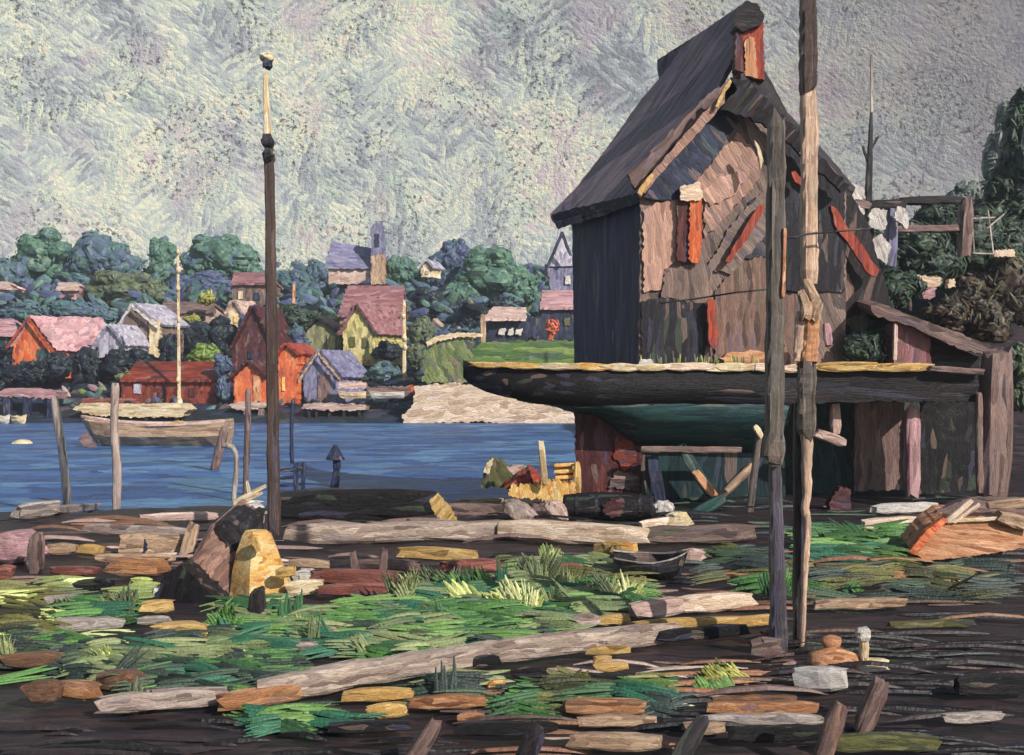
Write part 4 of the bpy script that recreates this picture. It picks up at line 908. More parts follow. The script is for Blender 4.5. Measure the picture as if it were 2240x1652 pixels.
bm = bmesh.new(); plate(bm, [P(1904, 668, 26), P(1924, 664, 26), P(2060, 716, 26), P(2168, 756, 26), P(2170, 778, 26), P(2104, 766, 26), P(2000, 716, 26), P(1912, 690, 26)], Vector((0, 3, .5)), .2, .03); link('roof', bm, paint('mauve', .8, .08, 'x', -22, bump=.9), t)
panel('wall', [(1954, 800), (1956, 706), (1996, 716), (2034, 740), (2036, 800)], 26.3, 1.5, paint('roofmauve', .7, .09, 'z', bump=.8), t, 2, 12)
panel('side_wall', [(2036, 812), (2034, 740), (2140, 780), (2140, 812)], 26.5, 1.5, paint('deckdark', .7, .09, 'x', bump=.8), t, 2, 12)
panel('back_wall', [(1900, 806), (1900, 700), (1956, 704), (1956, 806)], 26.9, 1.0, paint('darkteal', .7, .09, 'x', bump=.8), t, 2, 12)
post('door_post', (1958, 708), (1956, 786), 9, 26.1, paint('pink', .4, .05, 'x'), t)
tag(post('pink_stub', (1806, 708), (1812, 758), 17, 25.9, paint('roofpink', .3, .05, 'x', bump=1)), 'short dusty pink stub standing on the wharf right of the pale pole', 'stub')
# vegetation at the right
for lab, lobes, Y, pal in (
    ('gray green hazy tree behind the dark tree at the right edge', [(2180, 350, 34, 80), (2150, 440, 60, 50), (2196, 270, 20, 60), (2120, 430, 50, 34)], 58, 'mistdark'),):
    tree('hazy_tree', lab, lobes, Y, pal, n=30, L=22, W=6, trunk=(lobes[0][0], 600), group=None)
for lab, lobes, Y, pal in (
    ('tall dark tree filling the right edge above the hillside', [(2226, 360, 44, 130), (2236, 490, 80, 90), (2230, 240, 24, 50), (2190, 420, 40, 60)], 44, 'deep'),
    ('wide dark tree filling the hillside under the porch beam', [(2060, 540, 120, 70), (1960, 590, 90, 60), (2160, 600, 90, 70)], 43, 'deep'),
    ('low dark tree mass at the right edge under the trellis', [(2200, 640, 80, 80), (2120, 650, 70, 60)], 41.5, 'brownscrub'),
    ('dark green tree behind the pale trellis', [(2120, 520, 76, 66), (2200, 560, 70, 70), (2050, 480, 60, 40)], 42, 'deep'),
    ('dark bushy tree behind the mauve porch frame', [(1990, 540, 80, 60), (1920, 560, 60, 60), (2040, 580, 70, 50)], 41, 'deep')):
    tree('dark_tree', lab, lobes, Y, pal, n=34, L=28, W=7, trunk=(lobes[0][0], 680), group='dark trees on the right hillside')
for lab, lobes, Y, pal in (
    ('dark green bush below the white cloths', [(1960, 630, 60, 44), (1910, 660, 50, 50)], 31, 'deep'),
    ('brownish scrub above the sloping shed roof', [(2080, 690, 60, 40), (2150, 700, 60, 50)], 30, 'brownscrub'),
    ('green bush beside the mauve shed wall', [(1880, 760, 46, 40)], 26.6, 'deep'),
    ('olive bush at the right edge beside the corner post', [(2222, 800, 26, 60), (2230, 870, 20, 40)], 27, 'olive')):
    tree('bush', lab, lobes, Y, pal, n=30, L=24, W=7, group='bushes around the wharf shed', cat='bush')
t = thing('bare_trunk', 'bare dark tree trunk rising above the white cloths', 'tree', P(1898, 560, 36), None)
post('trunk', (1905, 250), (1894, 560), 20, 36, paint('deckdark', .9, .09, 'x'), t, taper=.35, nseg=16)
post('branch', (1920, 300), (1903, 330), 5, 36, paint('deckdark', .9, .09, 'x'), t); post('branch', (1886, 320), (1902, 366), 6, 36, paint('deckdark', .9, .09, 'x'), t)

tag(post('distant_mast', (1906, 120), (1904, 440), 6, 70, paint('gray', .9, .12, 'x')), 'faint gray mast far behind the bare trunk', 'mast', None)
# ------------------------------------------------------------------ foreground shore: timbers, stones, boats
PN = {'plank': 'loose planks on the shore', 'log': 'logs on the shore', 'stone': 'stones on the shore', 'beam': 'heavy beams on the shore', 'stake': 'stakes on the shore', 'block': 'wooden blocks on the shore'}
def ground_pt(u, v):
    Y = GY(v); p = P(u, v, Y)
    for _ in range(3):
        z = near_z(p.x, p.y); Y = GY(v, z); p = P(u, v, Y)
    return p
def lying(kind, u0, v0, u1, v1, hpx, mk, label, Y=None, rag=.35, deep=.9, taper=.75, bend=0.0, lift=.0, **kw):
    """a timber lying on the ground from (u0,v0) to (u1,v1): v is its lower edge in the picture, hpx its height"""
    if Y: a, b = P(u0, v0, Y), P(u1, v1, Y)
    else: a, b = ground_pt(u0, v0), ground_pt(u1, v1)
    ym = (a.y+b.y)/2; hh = hpx*ym/F*1.14; dd = hh*deep
    sh = Vector((0, dd*.5, lift+(.05 if ym < 17 else .02))); a += sh; b += sh
    bm = bar_bm((b-a).length, dd, hh, rag=rag, taper=taper, bend=bend, **kw)
    k = ym/F
    o = link(kind, bm, paint(mk, 60*k if ym > 8 else .5, 9*k, 'x', bump=1.0), mw=axis_matrix(a, b))
    return tag(o, label, kind, PN.get(kind))
T = [
 # shoreline, left to right
 ('plank', 30, 1142, 120, 1130, 30, 'gray', 'short gray weathered plank at the water edge by the leaning pole'),
 ('plank', 118, 1130, 270, 1112, 14, 'stone', 'narrow pinkish plank along the water edge behind the short gray one'),
 ('log', 270, 1112, 500, 1108, 12, 'cream', 'long thin cream pole along the water edge left of the mast'),
 ('plank', 300, 1146, 471, 1142, 17, 'pink', 'pale pink plank lying just above the gray one left of the crate'),
 ('plank', 180, 1170, 405, 1178, 19, 'stone', 'long gray pink plank left of the dark crate'),
 ('plank', 492, 1152, 572, 1150, 20, 'gray', 'gray plank lying right behind the yellow basket'),
 ('stone', 532, 1117, 570, 1116, 18, 'white', 'white stone left of the mast foot'),
 ('plank', 604, 1132, 742, 1132, 16, 'ochre', 'ochre plank right of the mast foot at the water edge'),
 ('plank', 688, 1116, 798, 1106, 22, 'pink', 'salmon pink plank lying behind the ochre plank'),
 ('plank', 806, 1098, 934, 1078, 18, 'pink', 'rising pale pink plank on the dark bank at the water edge'),
 ('beam', 610, 1150, 940, 1142, 62, 'black', 'massive black timber baulk behind the long gray beam'),
 ('plank', 928, 1132, 1108, 1132, 24, 'mauve', 'mauve plank behind the long gray beam, left of the mauve boulders'),
 ('plank', 1030, 1082, 1106, 1080, 13, 'yellow', 'thin yellow plank left of the heap of yellow shavings'),
 ('plank', 996, 1106, 1098, 1104, 11, 'cream', 'thin cream plank below the thin yellow one'),
 # beams and logs mid left
 ('beam', 622, 1196, 1130, 1182, 38, 'beamwood', 'very long pale gray beam lying right of the yellow basket'),
 ('beam', 1090, 1184, 1414, 1200, 40, 'sand', 'sunlit tan beam end butting on the long pale gray beam'),
 ('plank', 1180, 1172, 1330, 1166, 14, 'cream', 'cream strip of wood on top of the tan beam end'),
 ('block', -30, 1238, 72, 1236, 60, 'roofpink', 'big salmon block at the left edge below the water'),
 ('log', -12, 1276, 22, 1276, 28, 'rust', 'rusty stub at the left edge under the salmon block'),
 ('plank', 94, 1218, 162, 1216, 22, 'tan', 'tan block of wood right of the brown stump'),
 ('log', 172, 1218, 218, 1218, 20, 'ochre', 'small ochre log between the tan block and the sawn log'),
 ('plank', 212, 1234, 376, 1236, 17, 'tan', 'thin tan plank under the log with the dark sawn end'),
 ('plank', 228, 1270, 368, 1268, 36, 'worange', 'wide orange brown plank left of the dark crate'),
 ('plank', 112, 1266, 210, 1270, 18, 'rust', 'dusky pink plank in the grass below the tan block'),
 ('log', 636, 1250, 714, 1252, 18, 'tan', 'tan log right of the yellow basket'),
 ('stone', 644, 1284, 690, 1283, 26, 'white', 'white block against the end of the rust red beam'),
 ('beam', 684, 1286, 872, 1292, 30, 'rust', 'rust red beam right of the white block'),
 ('plank', 628, 1316, 700, 1310, 30, 'cream', 'cream plank end below the white block'),
 ('beam', 696, 1314, 880, 1312, 24, 'rust', 'second rust red beam, right of the cream plank end'),
 ('plank', 784, 1256, 916, 1262, 24, 'mauve', 'mauve plank passing behind the two short stakes'),
 ('plank', 872, 1230, 1036, 1234, 26, 'ochre', 'ochre gray plank above the grass in the middle of the shore'),
 ('plank', 970, 1262, 1090, 1262, 26, 'rust', 'dusty red plank behind the bright grass'),
 ('plank', 1200, 1266, 1275, 1262, 20, 'rust', 'short dusty red plank left of the black skiff'),
 ('plank', 1312, 1216, 1348, 1216, 24, 'ochre', 'ochre chunk of wood under the end of the tan beam'),
 ('plank', 1346, 1218, 1386, 1217, 24, 'yellow', 'yellow chunk of wood beside the ochre chunk'),
 ('plank', 1400, 1166, 1478, 1158, 22, 'sand', 'cream gray board lying at the foot of the dark braces'),
 ('stone', 1470, 1162, 1504, 1160, 34, 'cream', 'cream block standing on the board by the dark braces'),
 ('beam', 1402, 1196, 1660, 1188, 34, 'wallgray', 'dull gray sill beam lying under the wharf braces'),
 ('stone', 1502, 1236, 1540, 1234, 27, 'pink', 'pink stone beside the stern of the black skiff'),
 # right
 ('plank', 1914, 1130, 2046, 1122, 20, 'white', 'whitish board left of the upturned dory, upper of two'),
 ('plank', 1892, 1166, 2012, 1160, 25, 'sand', 'tan gray board left of the upturned dory, lower of two'),
 ('stone', 1952, 1277, 1976, 1276, 17, 'worange', 'small orange stone in the grass under the dory'),
 ('plank', 1786, 1346, 1984, 1338, 20, 'tan', 'faded pink tan plank behind the orange bollard'),
 ('plank', 1944, 1386, 2132, 1382, 15, 'olive', 'thin olive tan plank right of the cream post'),
 ('stone', 1752, 1524, 1852, 1526, 44, 'white', 'pale flat stone in front of the orange bollard'),
 ('stone', 1658, 1456, 1714, 1454, 38, 'mauve', 'mauve stone left of the orange bollard'),
 ('stone', 1678, 1428, 1710, 1428, 34, 'maroon', 'small dark red stone at the foot of the pale pole'),
 # long diagonal beams in front
 ('beam', 210, 1580, 492, 1556, 36, 'stone', 'pale gray pole with rounded ends at the bottom left'),
 ('beam', 474, 1576, 690, 1536, 34, 'worange', 'orange tan pole continuing the pale gray pole at the bottom left'),
 ('beam', 566, 1556, 1130, 1458, 46, 'beamwood', 'long pale pinkish beam slanting across the foreground'),
 ('beam', 1060, 1468, 1480, 1416, 40, 'beamwood', 'peach beam joined to the right end of the slanting beam'),
 ('plank', 1384, 1364, 1500, 1356, 34, 'pink', 'sunlit cream pink plank end right of the grass'),
 ('plank', 1470, 1358, 1646, 1338, 32, 'sand', 'ragged cream tan plank continuing toward the pale pole'),
 ('plank', 1390, 1392, 1706, 1376, 20, 'ochre', 'dull ochre plank under the ragged cream plank'),
 ('stone', 1308, 1382, 1258, 1384, 26, 'stone', 'gray pebble heap left of the ochre chip'),
 ('plank', 1308, 1380, 1372, 1374, 20, 'ochre', 'bright ochre chip right of the gray pebble heap'),
 ('log', 1440, 1418, 1636, 1402, 24, 'black', 'black charred log left of the pale pole foot'),
 ('plank', 1286, 1446, 1378, 1442, 17, 'ochre', 'ochre stick below the tan beam, upper of the pair'),
 ('plank', 1298, 1482, 1372, 1480, 18, 'ochre', 'ochre stick below the tan beam, lower of the pair'),
 ('stone', 1300, 1464, 1340, 1462, 15, 'ochre', 'ochre chip between the pair of sticks'),
 # bottom edge
 ('plank', 748, 1552, 895, 1544, 24, 'ochre', 'ochre plank lying in the grass at the bottom, upper of two'),
 ('plank', 800, 1588, 888, 1580, 26, 'ochre', 'olive ochre plank at the bottom, lower of two'),
 ('plank', 898, 1568, 1056, 1566, 26, 'worange', 'bright orange plank in the middle of the bottom edge'),
 ('stone', 1006, 1594, 1054, 1592, 18, 'worange', 'orange wedge under the bright orange plank'),
 ('stone', 1022, 1560, 1064, 1558, 15, 'ochre', 'small ochre chip just above the bright orange plank'),
 ('stone', 1070, 1522, 1102, 1520, 18, 'yellow', 'tiny yellow chip below the slanting pale beam'),
 ('plank', 1238, 1582, 1408, 1580, 32, 'worange', 'wide rusty orange plank at the bottom right of centre'),
 ('plank', 1268, 1606, 1436, 1606, 22, 'tan', 'tan plank directly below the wide rusty orange plank'),
 ('plank', 1250, 1660, 1440, 1662, 34, 'tan', 'tan plank cut by the bottom edge between the dark stakes'),
 ('plank', 1552, 1580, 1786, 1578, 24, 'worange', 'long orange brown plank left of the pale flat stone'),
 ('plank', 1530, 1602, 1800, 1600, 20, 'gray', 'gray plank under the long orange brown plank'),
 ('plank', 1560, 1556, 1740, 1552, 16, 'brown', 'dark brown plank above the long orange brown plank'),
 ('plank', 1500, 1622, 1590, 1620, 22, 'tan', 'short tan stub left of a dark leaning stake'),
 ('plank', 1814, 1662, 2054, 1664, 32, 'olive', 'olive tan plank cut by the bottom edge at the right'),
 ('plank', 2066, 1598, 2194, 1594, 20, 'gray', 'pale gray plank at the bottom right corner'),
 ('plank', 6, 1474, 126, 1472, 28, 'brown', 'brown plank in the grass at the left edge'),
 ('block', 52, 1554, 120, 1552, 44, 'brown', 'squat brown block at the bottom left'),
 ('plank', 122, 1540, 206, 1550, 34, 'worange', 'orange broken plank right of the squat brown block'),
 ('block', 214, 1530, 306, 1526, 40, 'brown', 'brown timber lump in the grass above the pale gray pole'),
 ('plank', 116, 1394, 266, 1388, 26, 'gray', 'pale lilac plank lying in the grass at the left'),
 ('plank', 94, 1332, 170, 1331, 18, 'gray', 'faint gray plank above the pale lilac one in the grass'),
 ('stone', 332, 1316, 382, 1314, 22, 'white', 'white pebble below the orange brown plank'),
 ('plank', 304, 1354, 372, 1350, 24, 'ochre', 'yellow ochre chip in the grass left of the dark crate foot'),
 ('plank', 322, 1416, 450, 1410, 34, 'ochre', 'mustard plank in the grass under the yellow ochre chip'),
 ('plank', 300, 1378, 368, 1374, 15, 'gray', 'gray chip lying on the mustard plank'),
 ('plank', 620, 1438, 694, 1436, 18, 'stone', 'pale pink stub in the dark grass near the slanting beam'),
 ('log', 380, 1310, 470, 1306, 30, 'black', 'black log below the dark crate'),
 ('log', 160, 1304, 236, 1302, 24, 'black', 'short black log in the yellow green grass'),
 ('log', 950, 1482, 1090, 1470, 24, 'black', 'black painted shadow hole under the slanting pale beam'),  # this black bar and the next two stand for shadow holes
 ('log', 1120, 1500, 1195, 1496, 22, 'black', 'black painted shadow hole right of the first one'),
 ('log', 1290, 1512, 1390, 1510, 22, 'black', 'black painted shadow hole under the pair of ochre sticks'),
 ('log', 680, 1512, 870, 1494, 22, 'deckdark', 'dark violet pole lying against the slanting pale beam'),
 ('plank', 720, 1620, 900, 1616, 22, 'black', 'black plank at the bottom left of the dark stake'),
 ('plank', 1000, 1626, 1210, 1624, 26, 'black', 'black plank at the bottom between two dark stakes'),
 ('plank', 1600, 1640, 1800, 1640, 30, 'black', 'black plank at the bottom below the gray plank'),
 ('plank', 2100, 1540, 2260, 1536, 40, 'black', 'black baulk lying at the right edge of the shore'),
]
for r in T: lying(*r)
lg = lying('log', 254, 1218, 405, 1216, 38, 'tan', 'thick tan log with a dark sawn end left of the leaning slab', rag=.1, taper=1.0)
k = GY(1218)/F; a = P(290, 1199, GY(1218)-.02)
panel('dark_patch', [(286, 1216), (284, 1184), (318, 1180), (322, 1200), (310, 1218)], GY(1218)-.0, .1, paint('navy', .3, .05, 'z'), lg, 2, 8)
def standing(kind, a, b, wpx, mk, label, Y=None, dY=0, **kw):
    Y = Y or GY(b[1]); k = Y/F
    o = post(kind, a, b, wpx, Y+dY, paint(mk, 60*k, 8*k, 'x', bump=1.0), None, Yb=Y, **kw)
    return tag(o, label, kind, PN.get(kind))
standing('stake', (80, 1172), (78, 1252), 32, 'mauve', 'dark brown stump standing right of the salmon block', rag=.3)
standing('stake', (426, 1146), (402, 1220), 24, 'tan', 'tan slab leaning on the thick log', dY=.3)
standing('stake', (772, 1208), (778, 1264), 19, 'mauve', 'short dusky stake bent right, left of two', taper=.8)
standing('stake', (842, 1200), (834, 1270), 20, 'mauve', 'short dusky stake leaning left, right of two', taper=.8)
standing('stake', (562, 1292), (562, 1364), 34, 'deckdark', 'dark stake under the yellow basket', taper=1.0)
standing('stake', (954, 1582), (886, 1690), 36, 'mauve', 'brown leaning stake at the bottom, leftmost of four')
standing('stake', (1176, 1586), (1136, 1690), 42, 'deckdark', 'dark leaning stake at the bottom, second from the left')
standing('stake', (1538, 1574), (1464, 1690), 32, 'deckdark', 'dark gray leaning stake at the bottom, third from the left', dY=.3)
standing('stake', (1836, 1542), (1786, 1690), 38, 'walldim', 'gray brown leaning stake below the pale flat stone')
standing('stake', (1928, 1490), (1884, 1600), 40, 'mauve', 'faint mauve stake leaning behind the pale flat stone')
standing('stake', (1182, 964), (1192, 1060), 15, 'cream', 'thin cream stake standing by the red upturned skiff', Y=23.6)
standing('stake', (1262, 1010), (1264, 1080), 14, 'ochre', 'ochre stake against the maroon forefoot', Y=24.2)
# leaning boards and boulders behind the long beam
def lump(name, label, u, vb, wpx, hpx, mk, lean=0.0, group='stones on the shore', cat='boulder', Y=None, q=.5):
    Y = Y or GY(vb); k = Y/F; bm = bmesh.new()
    bmesh.ops.create_icosphere(bm, subdivisions=4, radius=1); c = P(u, vb-hpx*.46, Y+wpx*k*.3); sd = rng.uniform(0, 50)
    for v in bm.verts:
        p = v.co; p = Vector(tuple(math.copysign(abs(x)**.72, x) for x in p))
        f = 1+q*.5*noise.noise(p*1.6+Vector((sd, 0, 0)))+q*.25*noise.noise(p*4+Vector((sd, 5, 0)))
        x, y, z = p.x*wpx*k*.5*f, p.y*wpx*k*.36*f, p.z*hpx*k*.5*f
        v.co = Vector((x+lean*z, y, z))+c
    for f in bm.faces: f.smooth = True
    return tag(recentre(link(name, bm, paint(mk, 30*k, 8*k, 'z', 20, bump=1.0))), label, cat, group)
lump('boulder', 'mauve boulder sloping left, left of the black barrel', 1136, 1142, 66, 50, 'stone', -.6)
lump('boulder', 'brown gray stone between the mauve boulder and the pinkish one', 1178, 1128, 44, 30, 'mauve', 0)
lump('boulder', 'pinkish boulder touching the black barrel', 1216, 1142, 46, 50, 'pink', -.3)
lump('boulder', 'cream boulder right of the black barrel', 1450, 1128, 44, 34, 'white', 0, Y=24)
o = panel('leaning_board', [(939, 1092), (956, 1080), (984, 1112), (998, 1140), (972, 1142), (950, 1126)], 21.6, .25, paint('ochre', .4, .06, 'z', -35, bump=1), None, 2.5, 9)
tag(recentre(o), 'short ochre brown board leaning on the end of the black baulk', 'board')
o = panel('shavings_heap', [(1112, 1086), (1116, 1064), (1170, 1058), (1210, 1052), (1256, 1058), (1262, 1090), (1240, 1102), (1190, 1094)], 23.8, .8, paint('yellow', .25, .07, 'z', 10, bump=1.2), None, 4, 7)
tag(recentre(o), 'heap of bright yellow wood shavings left of the maroon forefoot', 'shavings')
o = panel('green_tarpaulin', [(1052, 1066), (1060, 1030), (1076, 1004), (1100, 1014), (1124, 1040), (1128, 1066)], 24.8, 1.0, paint('olive', .5, .1, 'z', 30, bump=1), None, 3, 9)
tag(recentre(o), 'dull green tarpaulin mound at the water edge left of the red skiff', 'tarpaulin')
o = panel('cream_rag', [(1056, 1034), (1064, 1014), (1078, 1002), (1074, 1020), (1070, 1036)], 24.6, .1, paint('cream', .2, .05, 'z', 30, bump=1), None, 2, 6); tag(recentre(o), 'cream rag on the left side of the green tarpaulin', 'rag')
o = panel('pink_board', [(1108, 1020), (1140, 1018), (1172, 1028), (1174, 1040), (1120, 1040)], 24.9, .2, paint('pink', .3, .06, 'x', bump=1), None, 2.5, 7); tag(recentre(o), 'pink board propped behind the red skiff', 'board')
# red upturned skiff
Y = 24.1; k = Y/F; t = thing('red_skiff', 'small red skiff propped bow up among yellow shavings', 'boat', P(1144, 1070, Y))
bm = bmesh.new(); plate(bm, [P(1102, 1070, Y), P(1128, 1046, Y), P(1144, 1036, Y+.1), P(1156, 1026, Y+.2), P(1180, 1044, Y), P(1184, 1064, Y-.05), P(1164, 1060, Y-.15), P(1154, 1072, Y-.15)], Vector((0, .7, .05)), .09, .025); link('hull', bm, paint('red', .4, .06, 'x', 20, bump=1), t)
bm = bmesh.new(); plate(bm, [P(1150, 1034, Y-.12), P(1158, 1028, Y-.12), P(1170, 1066, Y-.2), P(1158, 1070, Y-.2)], Vector((0, .1, 0)), .09, .02); link('transom', bm, paint('brick', .4, .06, 'z', bump=1), t)
# ochre crate
t = thing('ochre_crate', 'small ochre crate standing against the maroon forefoot', 'crate', P(1234, 1050, 24.4))
bm = bmesh.new(); plate(bm, [P(1216, 1050, 24.4), P(1214, 1016, 24.4), P(1254, 1014, 24.4), P(1254, 1048, 24.4)], Vector((.05, .35, 0)), .1, .02); link('box', bm, paint('ochre', .3, .06, 'x', bump=1), t)
for v in (1018, 1032, 1045): post('slat', (1213, v), (1255, v-2), 8, 24.34, paint('yellow', .3, .05, 'x', bump=1), t)
# black barrel
t = thing('black_barrel', 'black barrel lying on its side under the maroon forefoot with a red patch', 'barrel', P(1330, 1142, 23.0))
bm = bmesh.new(); n, m = 26, 18; L = 196*23/F; r0 = 30*23/F; rows = []
for i in range(n+1):
    s = i/n; x = (s-.5)*L; r = r0*(.76+.3*math.sin(math.pi*(.06+.88*s)))*(1+.02*rng.uniform(-1, 1))
    rows.append([bm.verts.new((x, r*math.cos(2*math.pi*j/m), r*math.sin(2*math.pi*j/m))) for j in range(m)])
for i in range(n):
    for j in range(m): bm.faces.new((rows[i][j], rows[i+1][j], rows[i+1][(j+1) % m], rows[i][(j+1) % m])).smooth = True
bm.faces.new(rows[0]); bm.faces.new(rows[-1]); bmesh.ops.recalc_face_normals(bm, faces=bm.faces[:])
mwb = Matrix.Translation(P(1330, 1108, 23.0)) @ Matrix.Rotation(R(-9), 4, 'Z')
link('staves', bm, paint('black', .8, .08, 'x', bump=.8, rough=.4), t, mw=mwb)
for x in (-.34, -.12, .14, .36):
    bm = bmesh.new(); r = r0*(.76+.3*math.sin(math.pi*(.06+.88*(x+.5))))+.008
    bmesh.ops.create_cone(bm, cap_ends=False, segments=22, radius1=r, radius2=r, depth=.07, matrix=Matrix.Translation((x*L, 0, 0)) @ Matrix.Rotation(R(90), 4, 'Y'))
    bmesh.ops.solidify(bm, geom=bm.faces[:], thickness=.012); link('hoop', bm, paint('deckdark', .3, .05, 'x'), t, mw=mwb)
panel('red_patch', [(1322, 1128), (1318, 1104), (1340, 1090), (1366, 1094), (1368, 1118), (1352, 1132)], 22.66, .12, paint('maroon', .3, .06, 'x', bump=1), t, 3, 8)
panel('cream_patch', [(1366, 1112), (1362, 1100), (1388, 1098), (1392, 1110)], 22.7, .12, paint('olive', .2, .05, 'x', bump=1), t, 2, 7)
# tilted crate and yellow basket
Y = 15.3; t = thing('tilted_crate', 'gray brown crate tipped on one corner left of the yellow basket', 'crate', P(450, 1310, Y))
bm = bmesh.new(); plate(bm, [P(410, 1244, Y), P(462, 1150, Y+.35), P(478, 1164, Y+.3), P(504, 1218, Y), P(508, 1272, Y-.1), P(488, 1312, Y-.15)], Vector((.25, .75, .3)), .1, .03); link('face', bm, paint('walltan', .5, .06, 'z', -38, bump=1), t)
bm = bmesh.new(); plate(bm, [P(464, 1150, Y+.28), P(480, 1138, Y+.3), P(548, 1146, Y+.3), P(530, 1212, Y+.2), P(508, 1224, Y+.02), P(482, 1170, Y+.2)], Vector((.1, .6, .15)), .1, .03); link('side', bm, paint('deckdark', .5, .06, 'z', 30, bump=1), t)
bm = bmesh.new(); plate(bm, [P(404, 1246, Y-.02), P(414, 1238, Y-.02), P(498, 1304, Y-.2), P(488, 1318, Y-.2)], Vector((0, .12, 0)), .1, .02); link('batten', bm, paint('tan', .5, .05, 'x', 38, bump=1), t)
post('batten', (466, 1148), (414, 1240), 10, Y+.05, paint('mauve', .5, .04, 'x', bump=1), t)
o = panel('painted_crate_shadow', [(338, 1308), (360, 1256), (396, 1236), (420, 1260), (486, 1322), (430, 1330)], 14.7, .5, paint('black', .5, .08, 'z', -30, bump=.8), None, 3, 12)  # black sheet painted as the shadow beside the crate
tag(recentre(o), 'black painted shadow spread at the left foot of the tipped crate', 'painted shadow')
Y = 15.2; k = Y/F; t = thing('yellow_basket', 'bright yellow flared basket standing upside down on the shore', 'basket', P(570, 1310, Y))
bm = bmesh.new(); prof = [(1160, 24, 562), (1170, 33, 565), (1204, 48, 567), (1240, 58, 568), (1272, 68, 571), (1304, 78, 572), (1312, 74, 571)]; rows = []; NS = 5
for v, r, uc in prof:
    c = P(uc, v, Y)
    rows.append([bm.verts.new(c+Vector((math.cos(a), math.sin(a)*.85, rng.uniform(-.05, .05)))*(r*k)*(1+.04*rng.uniform(-1, 1))) for a in [2*math.pi*(j+.62)/NS for j in range(NS)]])
for i in range(len(rows)-1):
    for j in range(NS): bm.faces.new((rows[i][j], rows[i+1][j], rows[i+1][(j+1) % NS], rows[i][(j+1) % NS]))
bm.faces.new(rows[0]); bm.faces.new(rows[-1]); bmesh.ops.recalc_face_normals(bm, faces=bm.faces[:])
for v in bm.verts: v.co.z += (v.co.x-P(570, 0, Y).x)*.3*max(0, min(1, (P(0, 1170, Y).z-v.co.z)/.7))
link('body', bm, paint('yellow', .35, .05, 'x', 15, bump=1.1), t)
post('rib', (556, 1176), (566, 1206), 14, Y-.36, paint('ochre', .2, .03, 'x', bump=1), t)
post('handle', (604, 1256), (642, 1248), 22, Y-.45, paint('ochre', .2, .03, 'x', bump=1.1), t)
# driftwood branch
t = thing('driftwood_branch', 'cream forked driftwood branch at the water edge left of the mast', 'branch', P(520, 1104, 22.6))
for a, b, w_ in (((580, 1064), (512, 1100), 15), ((540, 1052), (546, 1084), 9), ((574, 1078), (530, 1096), 12)): post('limb', a, b, w_, 22.6, paint('cream', .4, .05, 'x', bump=1), t, taper=.6)
# black skiff with white gunwale
p = ground_pt(1432, 1280); t = rowboat('black_skiff', 'black skiff with a pale gunwale resting in the middle of the shore', p+Vector((0, .5, -.02)), 166*p.y/F, .95, 50*p.y/F, R(176), 'black', 'gray', thwarts=0, rail_t=.045, bow=.45, stern=.9, sheer=.2)
# upturned dory
Y = 17.9; k = Y/F; t = thing('upturned_dory', 'orange dory tipped on its side with a red stem at the right edge', 'boat', P(2120, 1226, Y))
bm = bmesh.new(); plate(bm, [P(1992, 1204, Y-.1), P(2030, 1160, Y), P(2066, 1134, Y+.1), P(2150, 1130, Y+.1), P(2260, 1140, Y+.2), P(2280, 1190, Y), P(2200, 1206, Y-.1), P(2100, 1220, Y-.2), P(2020, 1226, Y-.2)], Vector((.1, .8, .12)), .1, .012); link('hull', bm, paint('orange', .7, .06, 'x', -6, bump=1.2), t)
bm = bmesh.new(); plate(bm, [P(1986, 1208, Y-.25), P(2024, 1162, Y-.15), P(2062, 1132, Y-.02), P(2074, 1138, Y-.02), P(2034, 1176, Y-.2), P(2004, 1214, Y-.3)], Vector((0, .12, 0)), .1, .008); link('stem', bm, paint('hot', .4, .04, 'z', 50, bump=1), t)
bm = bmesh.new(); plate(bm, [P(2006, 1178, Y+.4), P(2050, 1116, Y+.5), P(2130, 1086, Y+.6), P(2250, 1088, Y+.6), P(2280, 1140, Y+.5), P(2160, 1134, Y+.3), P(2070, 1136, Y+.3)], Vector((0, .6, -.1)), .1, .012); link('bottom_planking', bm, paint('mauve', .7, .06, 'x', -10, bump=1.1), t)
for a, b, w_, mk in (((2124, 1094), (2070, 1140), 13, 'sand'), ((2140, 1104), (2086, 1142), 9, 'sand'), ((2060, 1140), (2190, 1134), 8, 'cream'), ((2160, 1106), (2250, 1098), 20, 'tan'), ((2180, 1128), (2250, 1150), 30, 'tan')):
    post('rib', a, b, w_, Y+.02, paint(mk, .4, .04, 'x', bump=1.1), t)
# bollard and cream post
p = ground_pt(1822, 1468); Y = p.y; k = Y/F
t = thing('bollard', 'low orange mooring bollard with a round knob on top', 'bollard', p)
bm = bmesh.new(); prof = [(1468, 57), (1458, 61), (1440, 58), (1428, 50), (1422, 30), (1416, 17), (1412, 19), (1402, 24), (1394, 19), (1389, 6)]; rows = []
for v, r in prof:
    c = P(1822 if v > 1420 else 1818, v, Y+.08); rows.append([bm.verts.new(c+Vector((math.cos(a), .62*math.sin(a), 0))*r*k*(1+.07*rng.uniform(-1, 1))) for a in [2*math.pi*j/22 for j in range(22)]])
for i in range(len(rows)-1):
    for j in range(22): bm.faces.new((rows[i][j], rows[i+1][j], rows[i+1][(j+1) % 22], rows[i][(j+1) % 22])).smooth = True
bm.faces.new(rows[0]); bm.faces.new(rows[-1]); bmesh.ops.recalc_face_normals(bm, faces=bm.faces[:])
link('body', bm, paint('orange', .2, .03, 'x', -6, bump=1.2), t)
t = thing('cream_post', 'small cream post with a flat foot beside the orange bollard', 'post', ground_pt(1900, 1470))
Yc = ground_pt(1900, 1470).y
post('shaft', (1888, 1378), (1890, 1452), 18, Yc, paint('cream', .2, .02, 'x', bump=1.1), t)
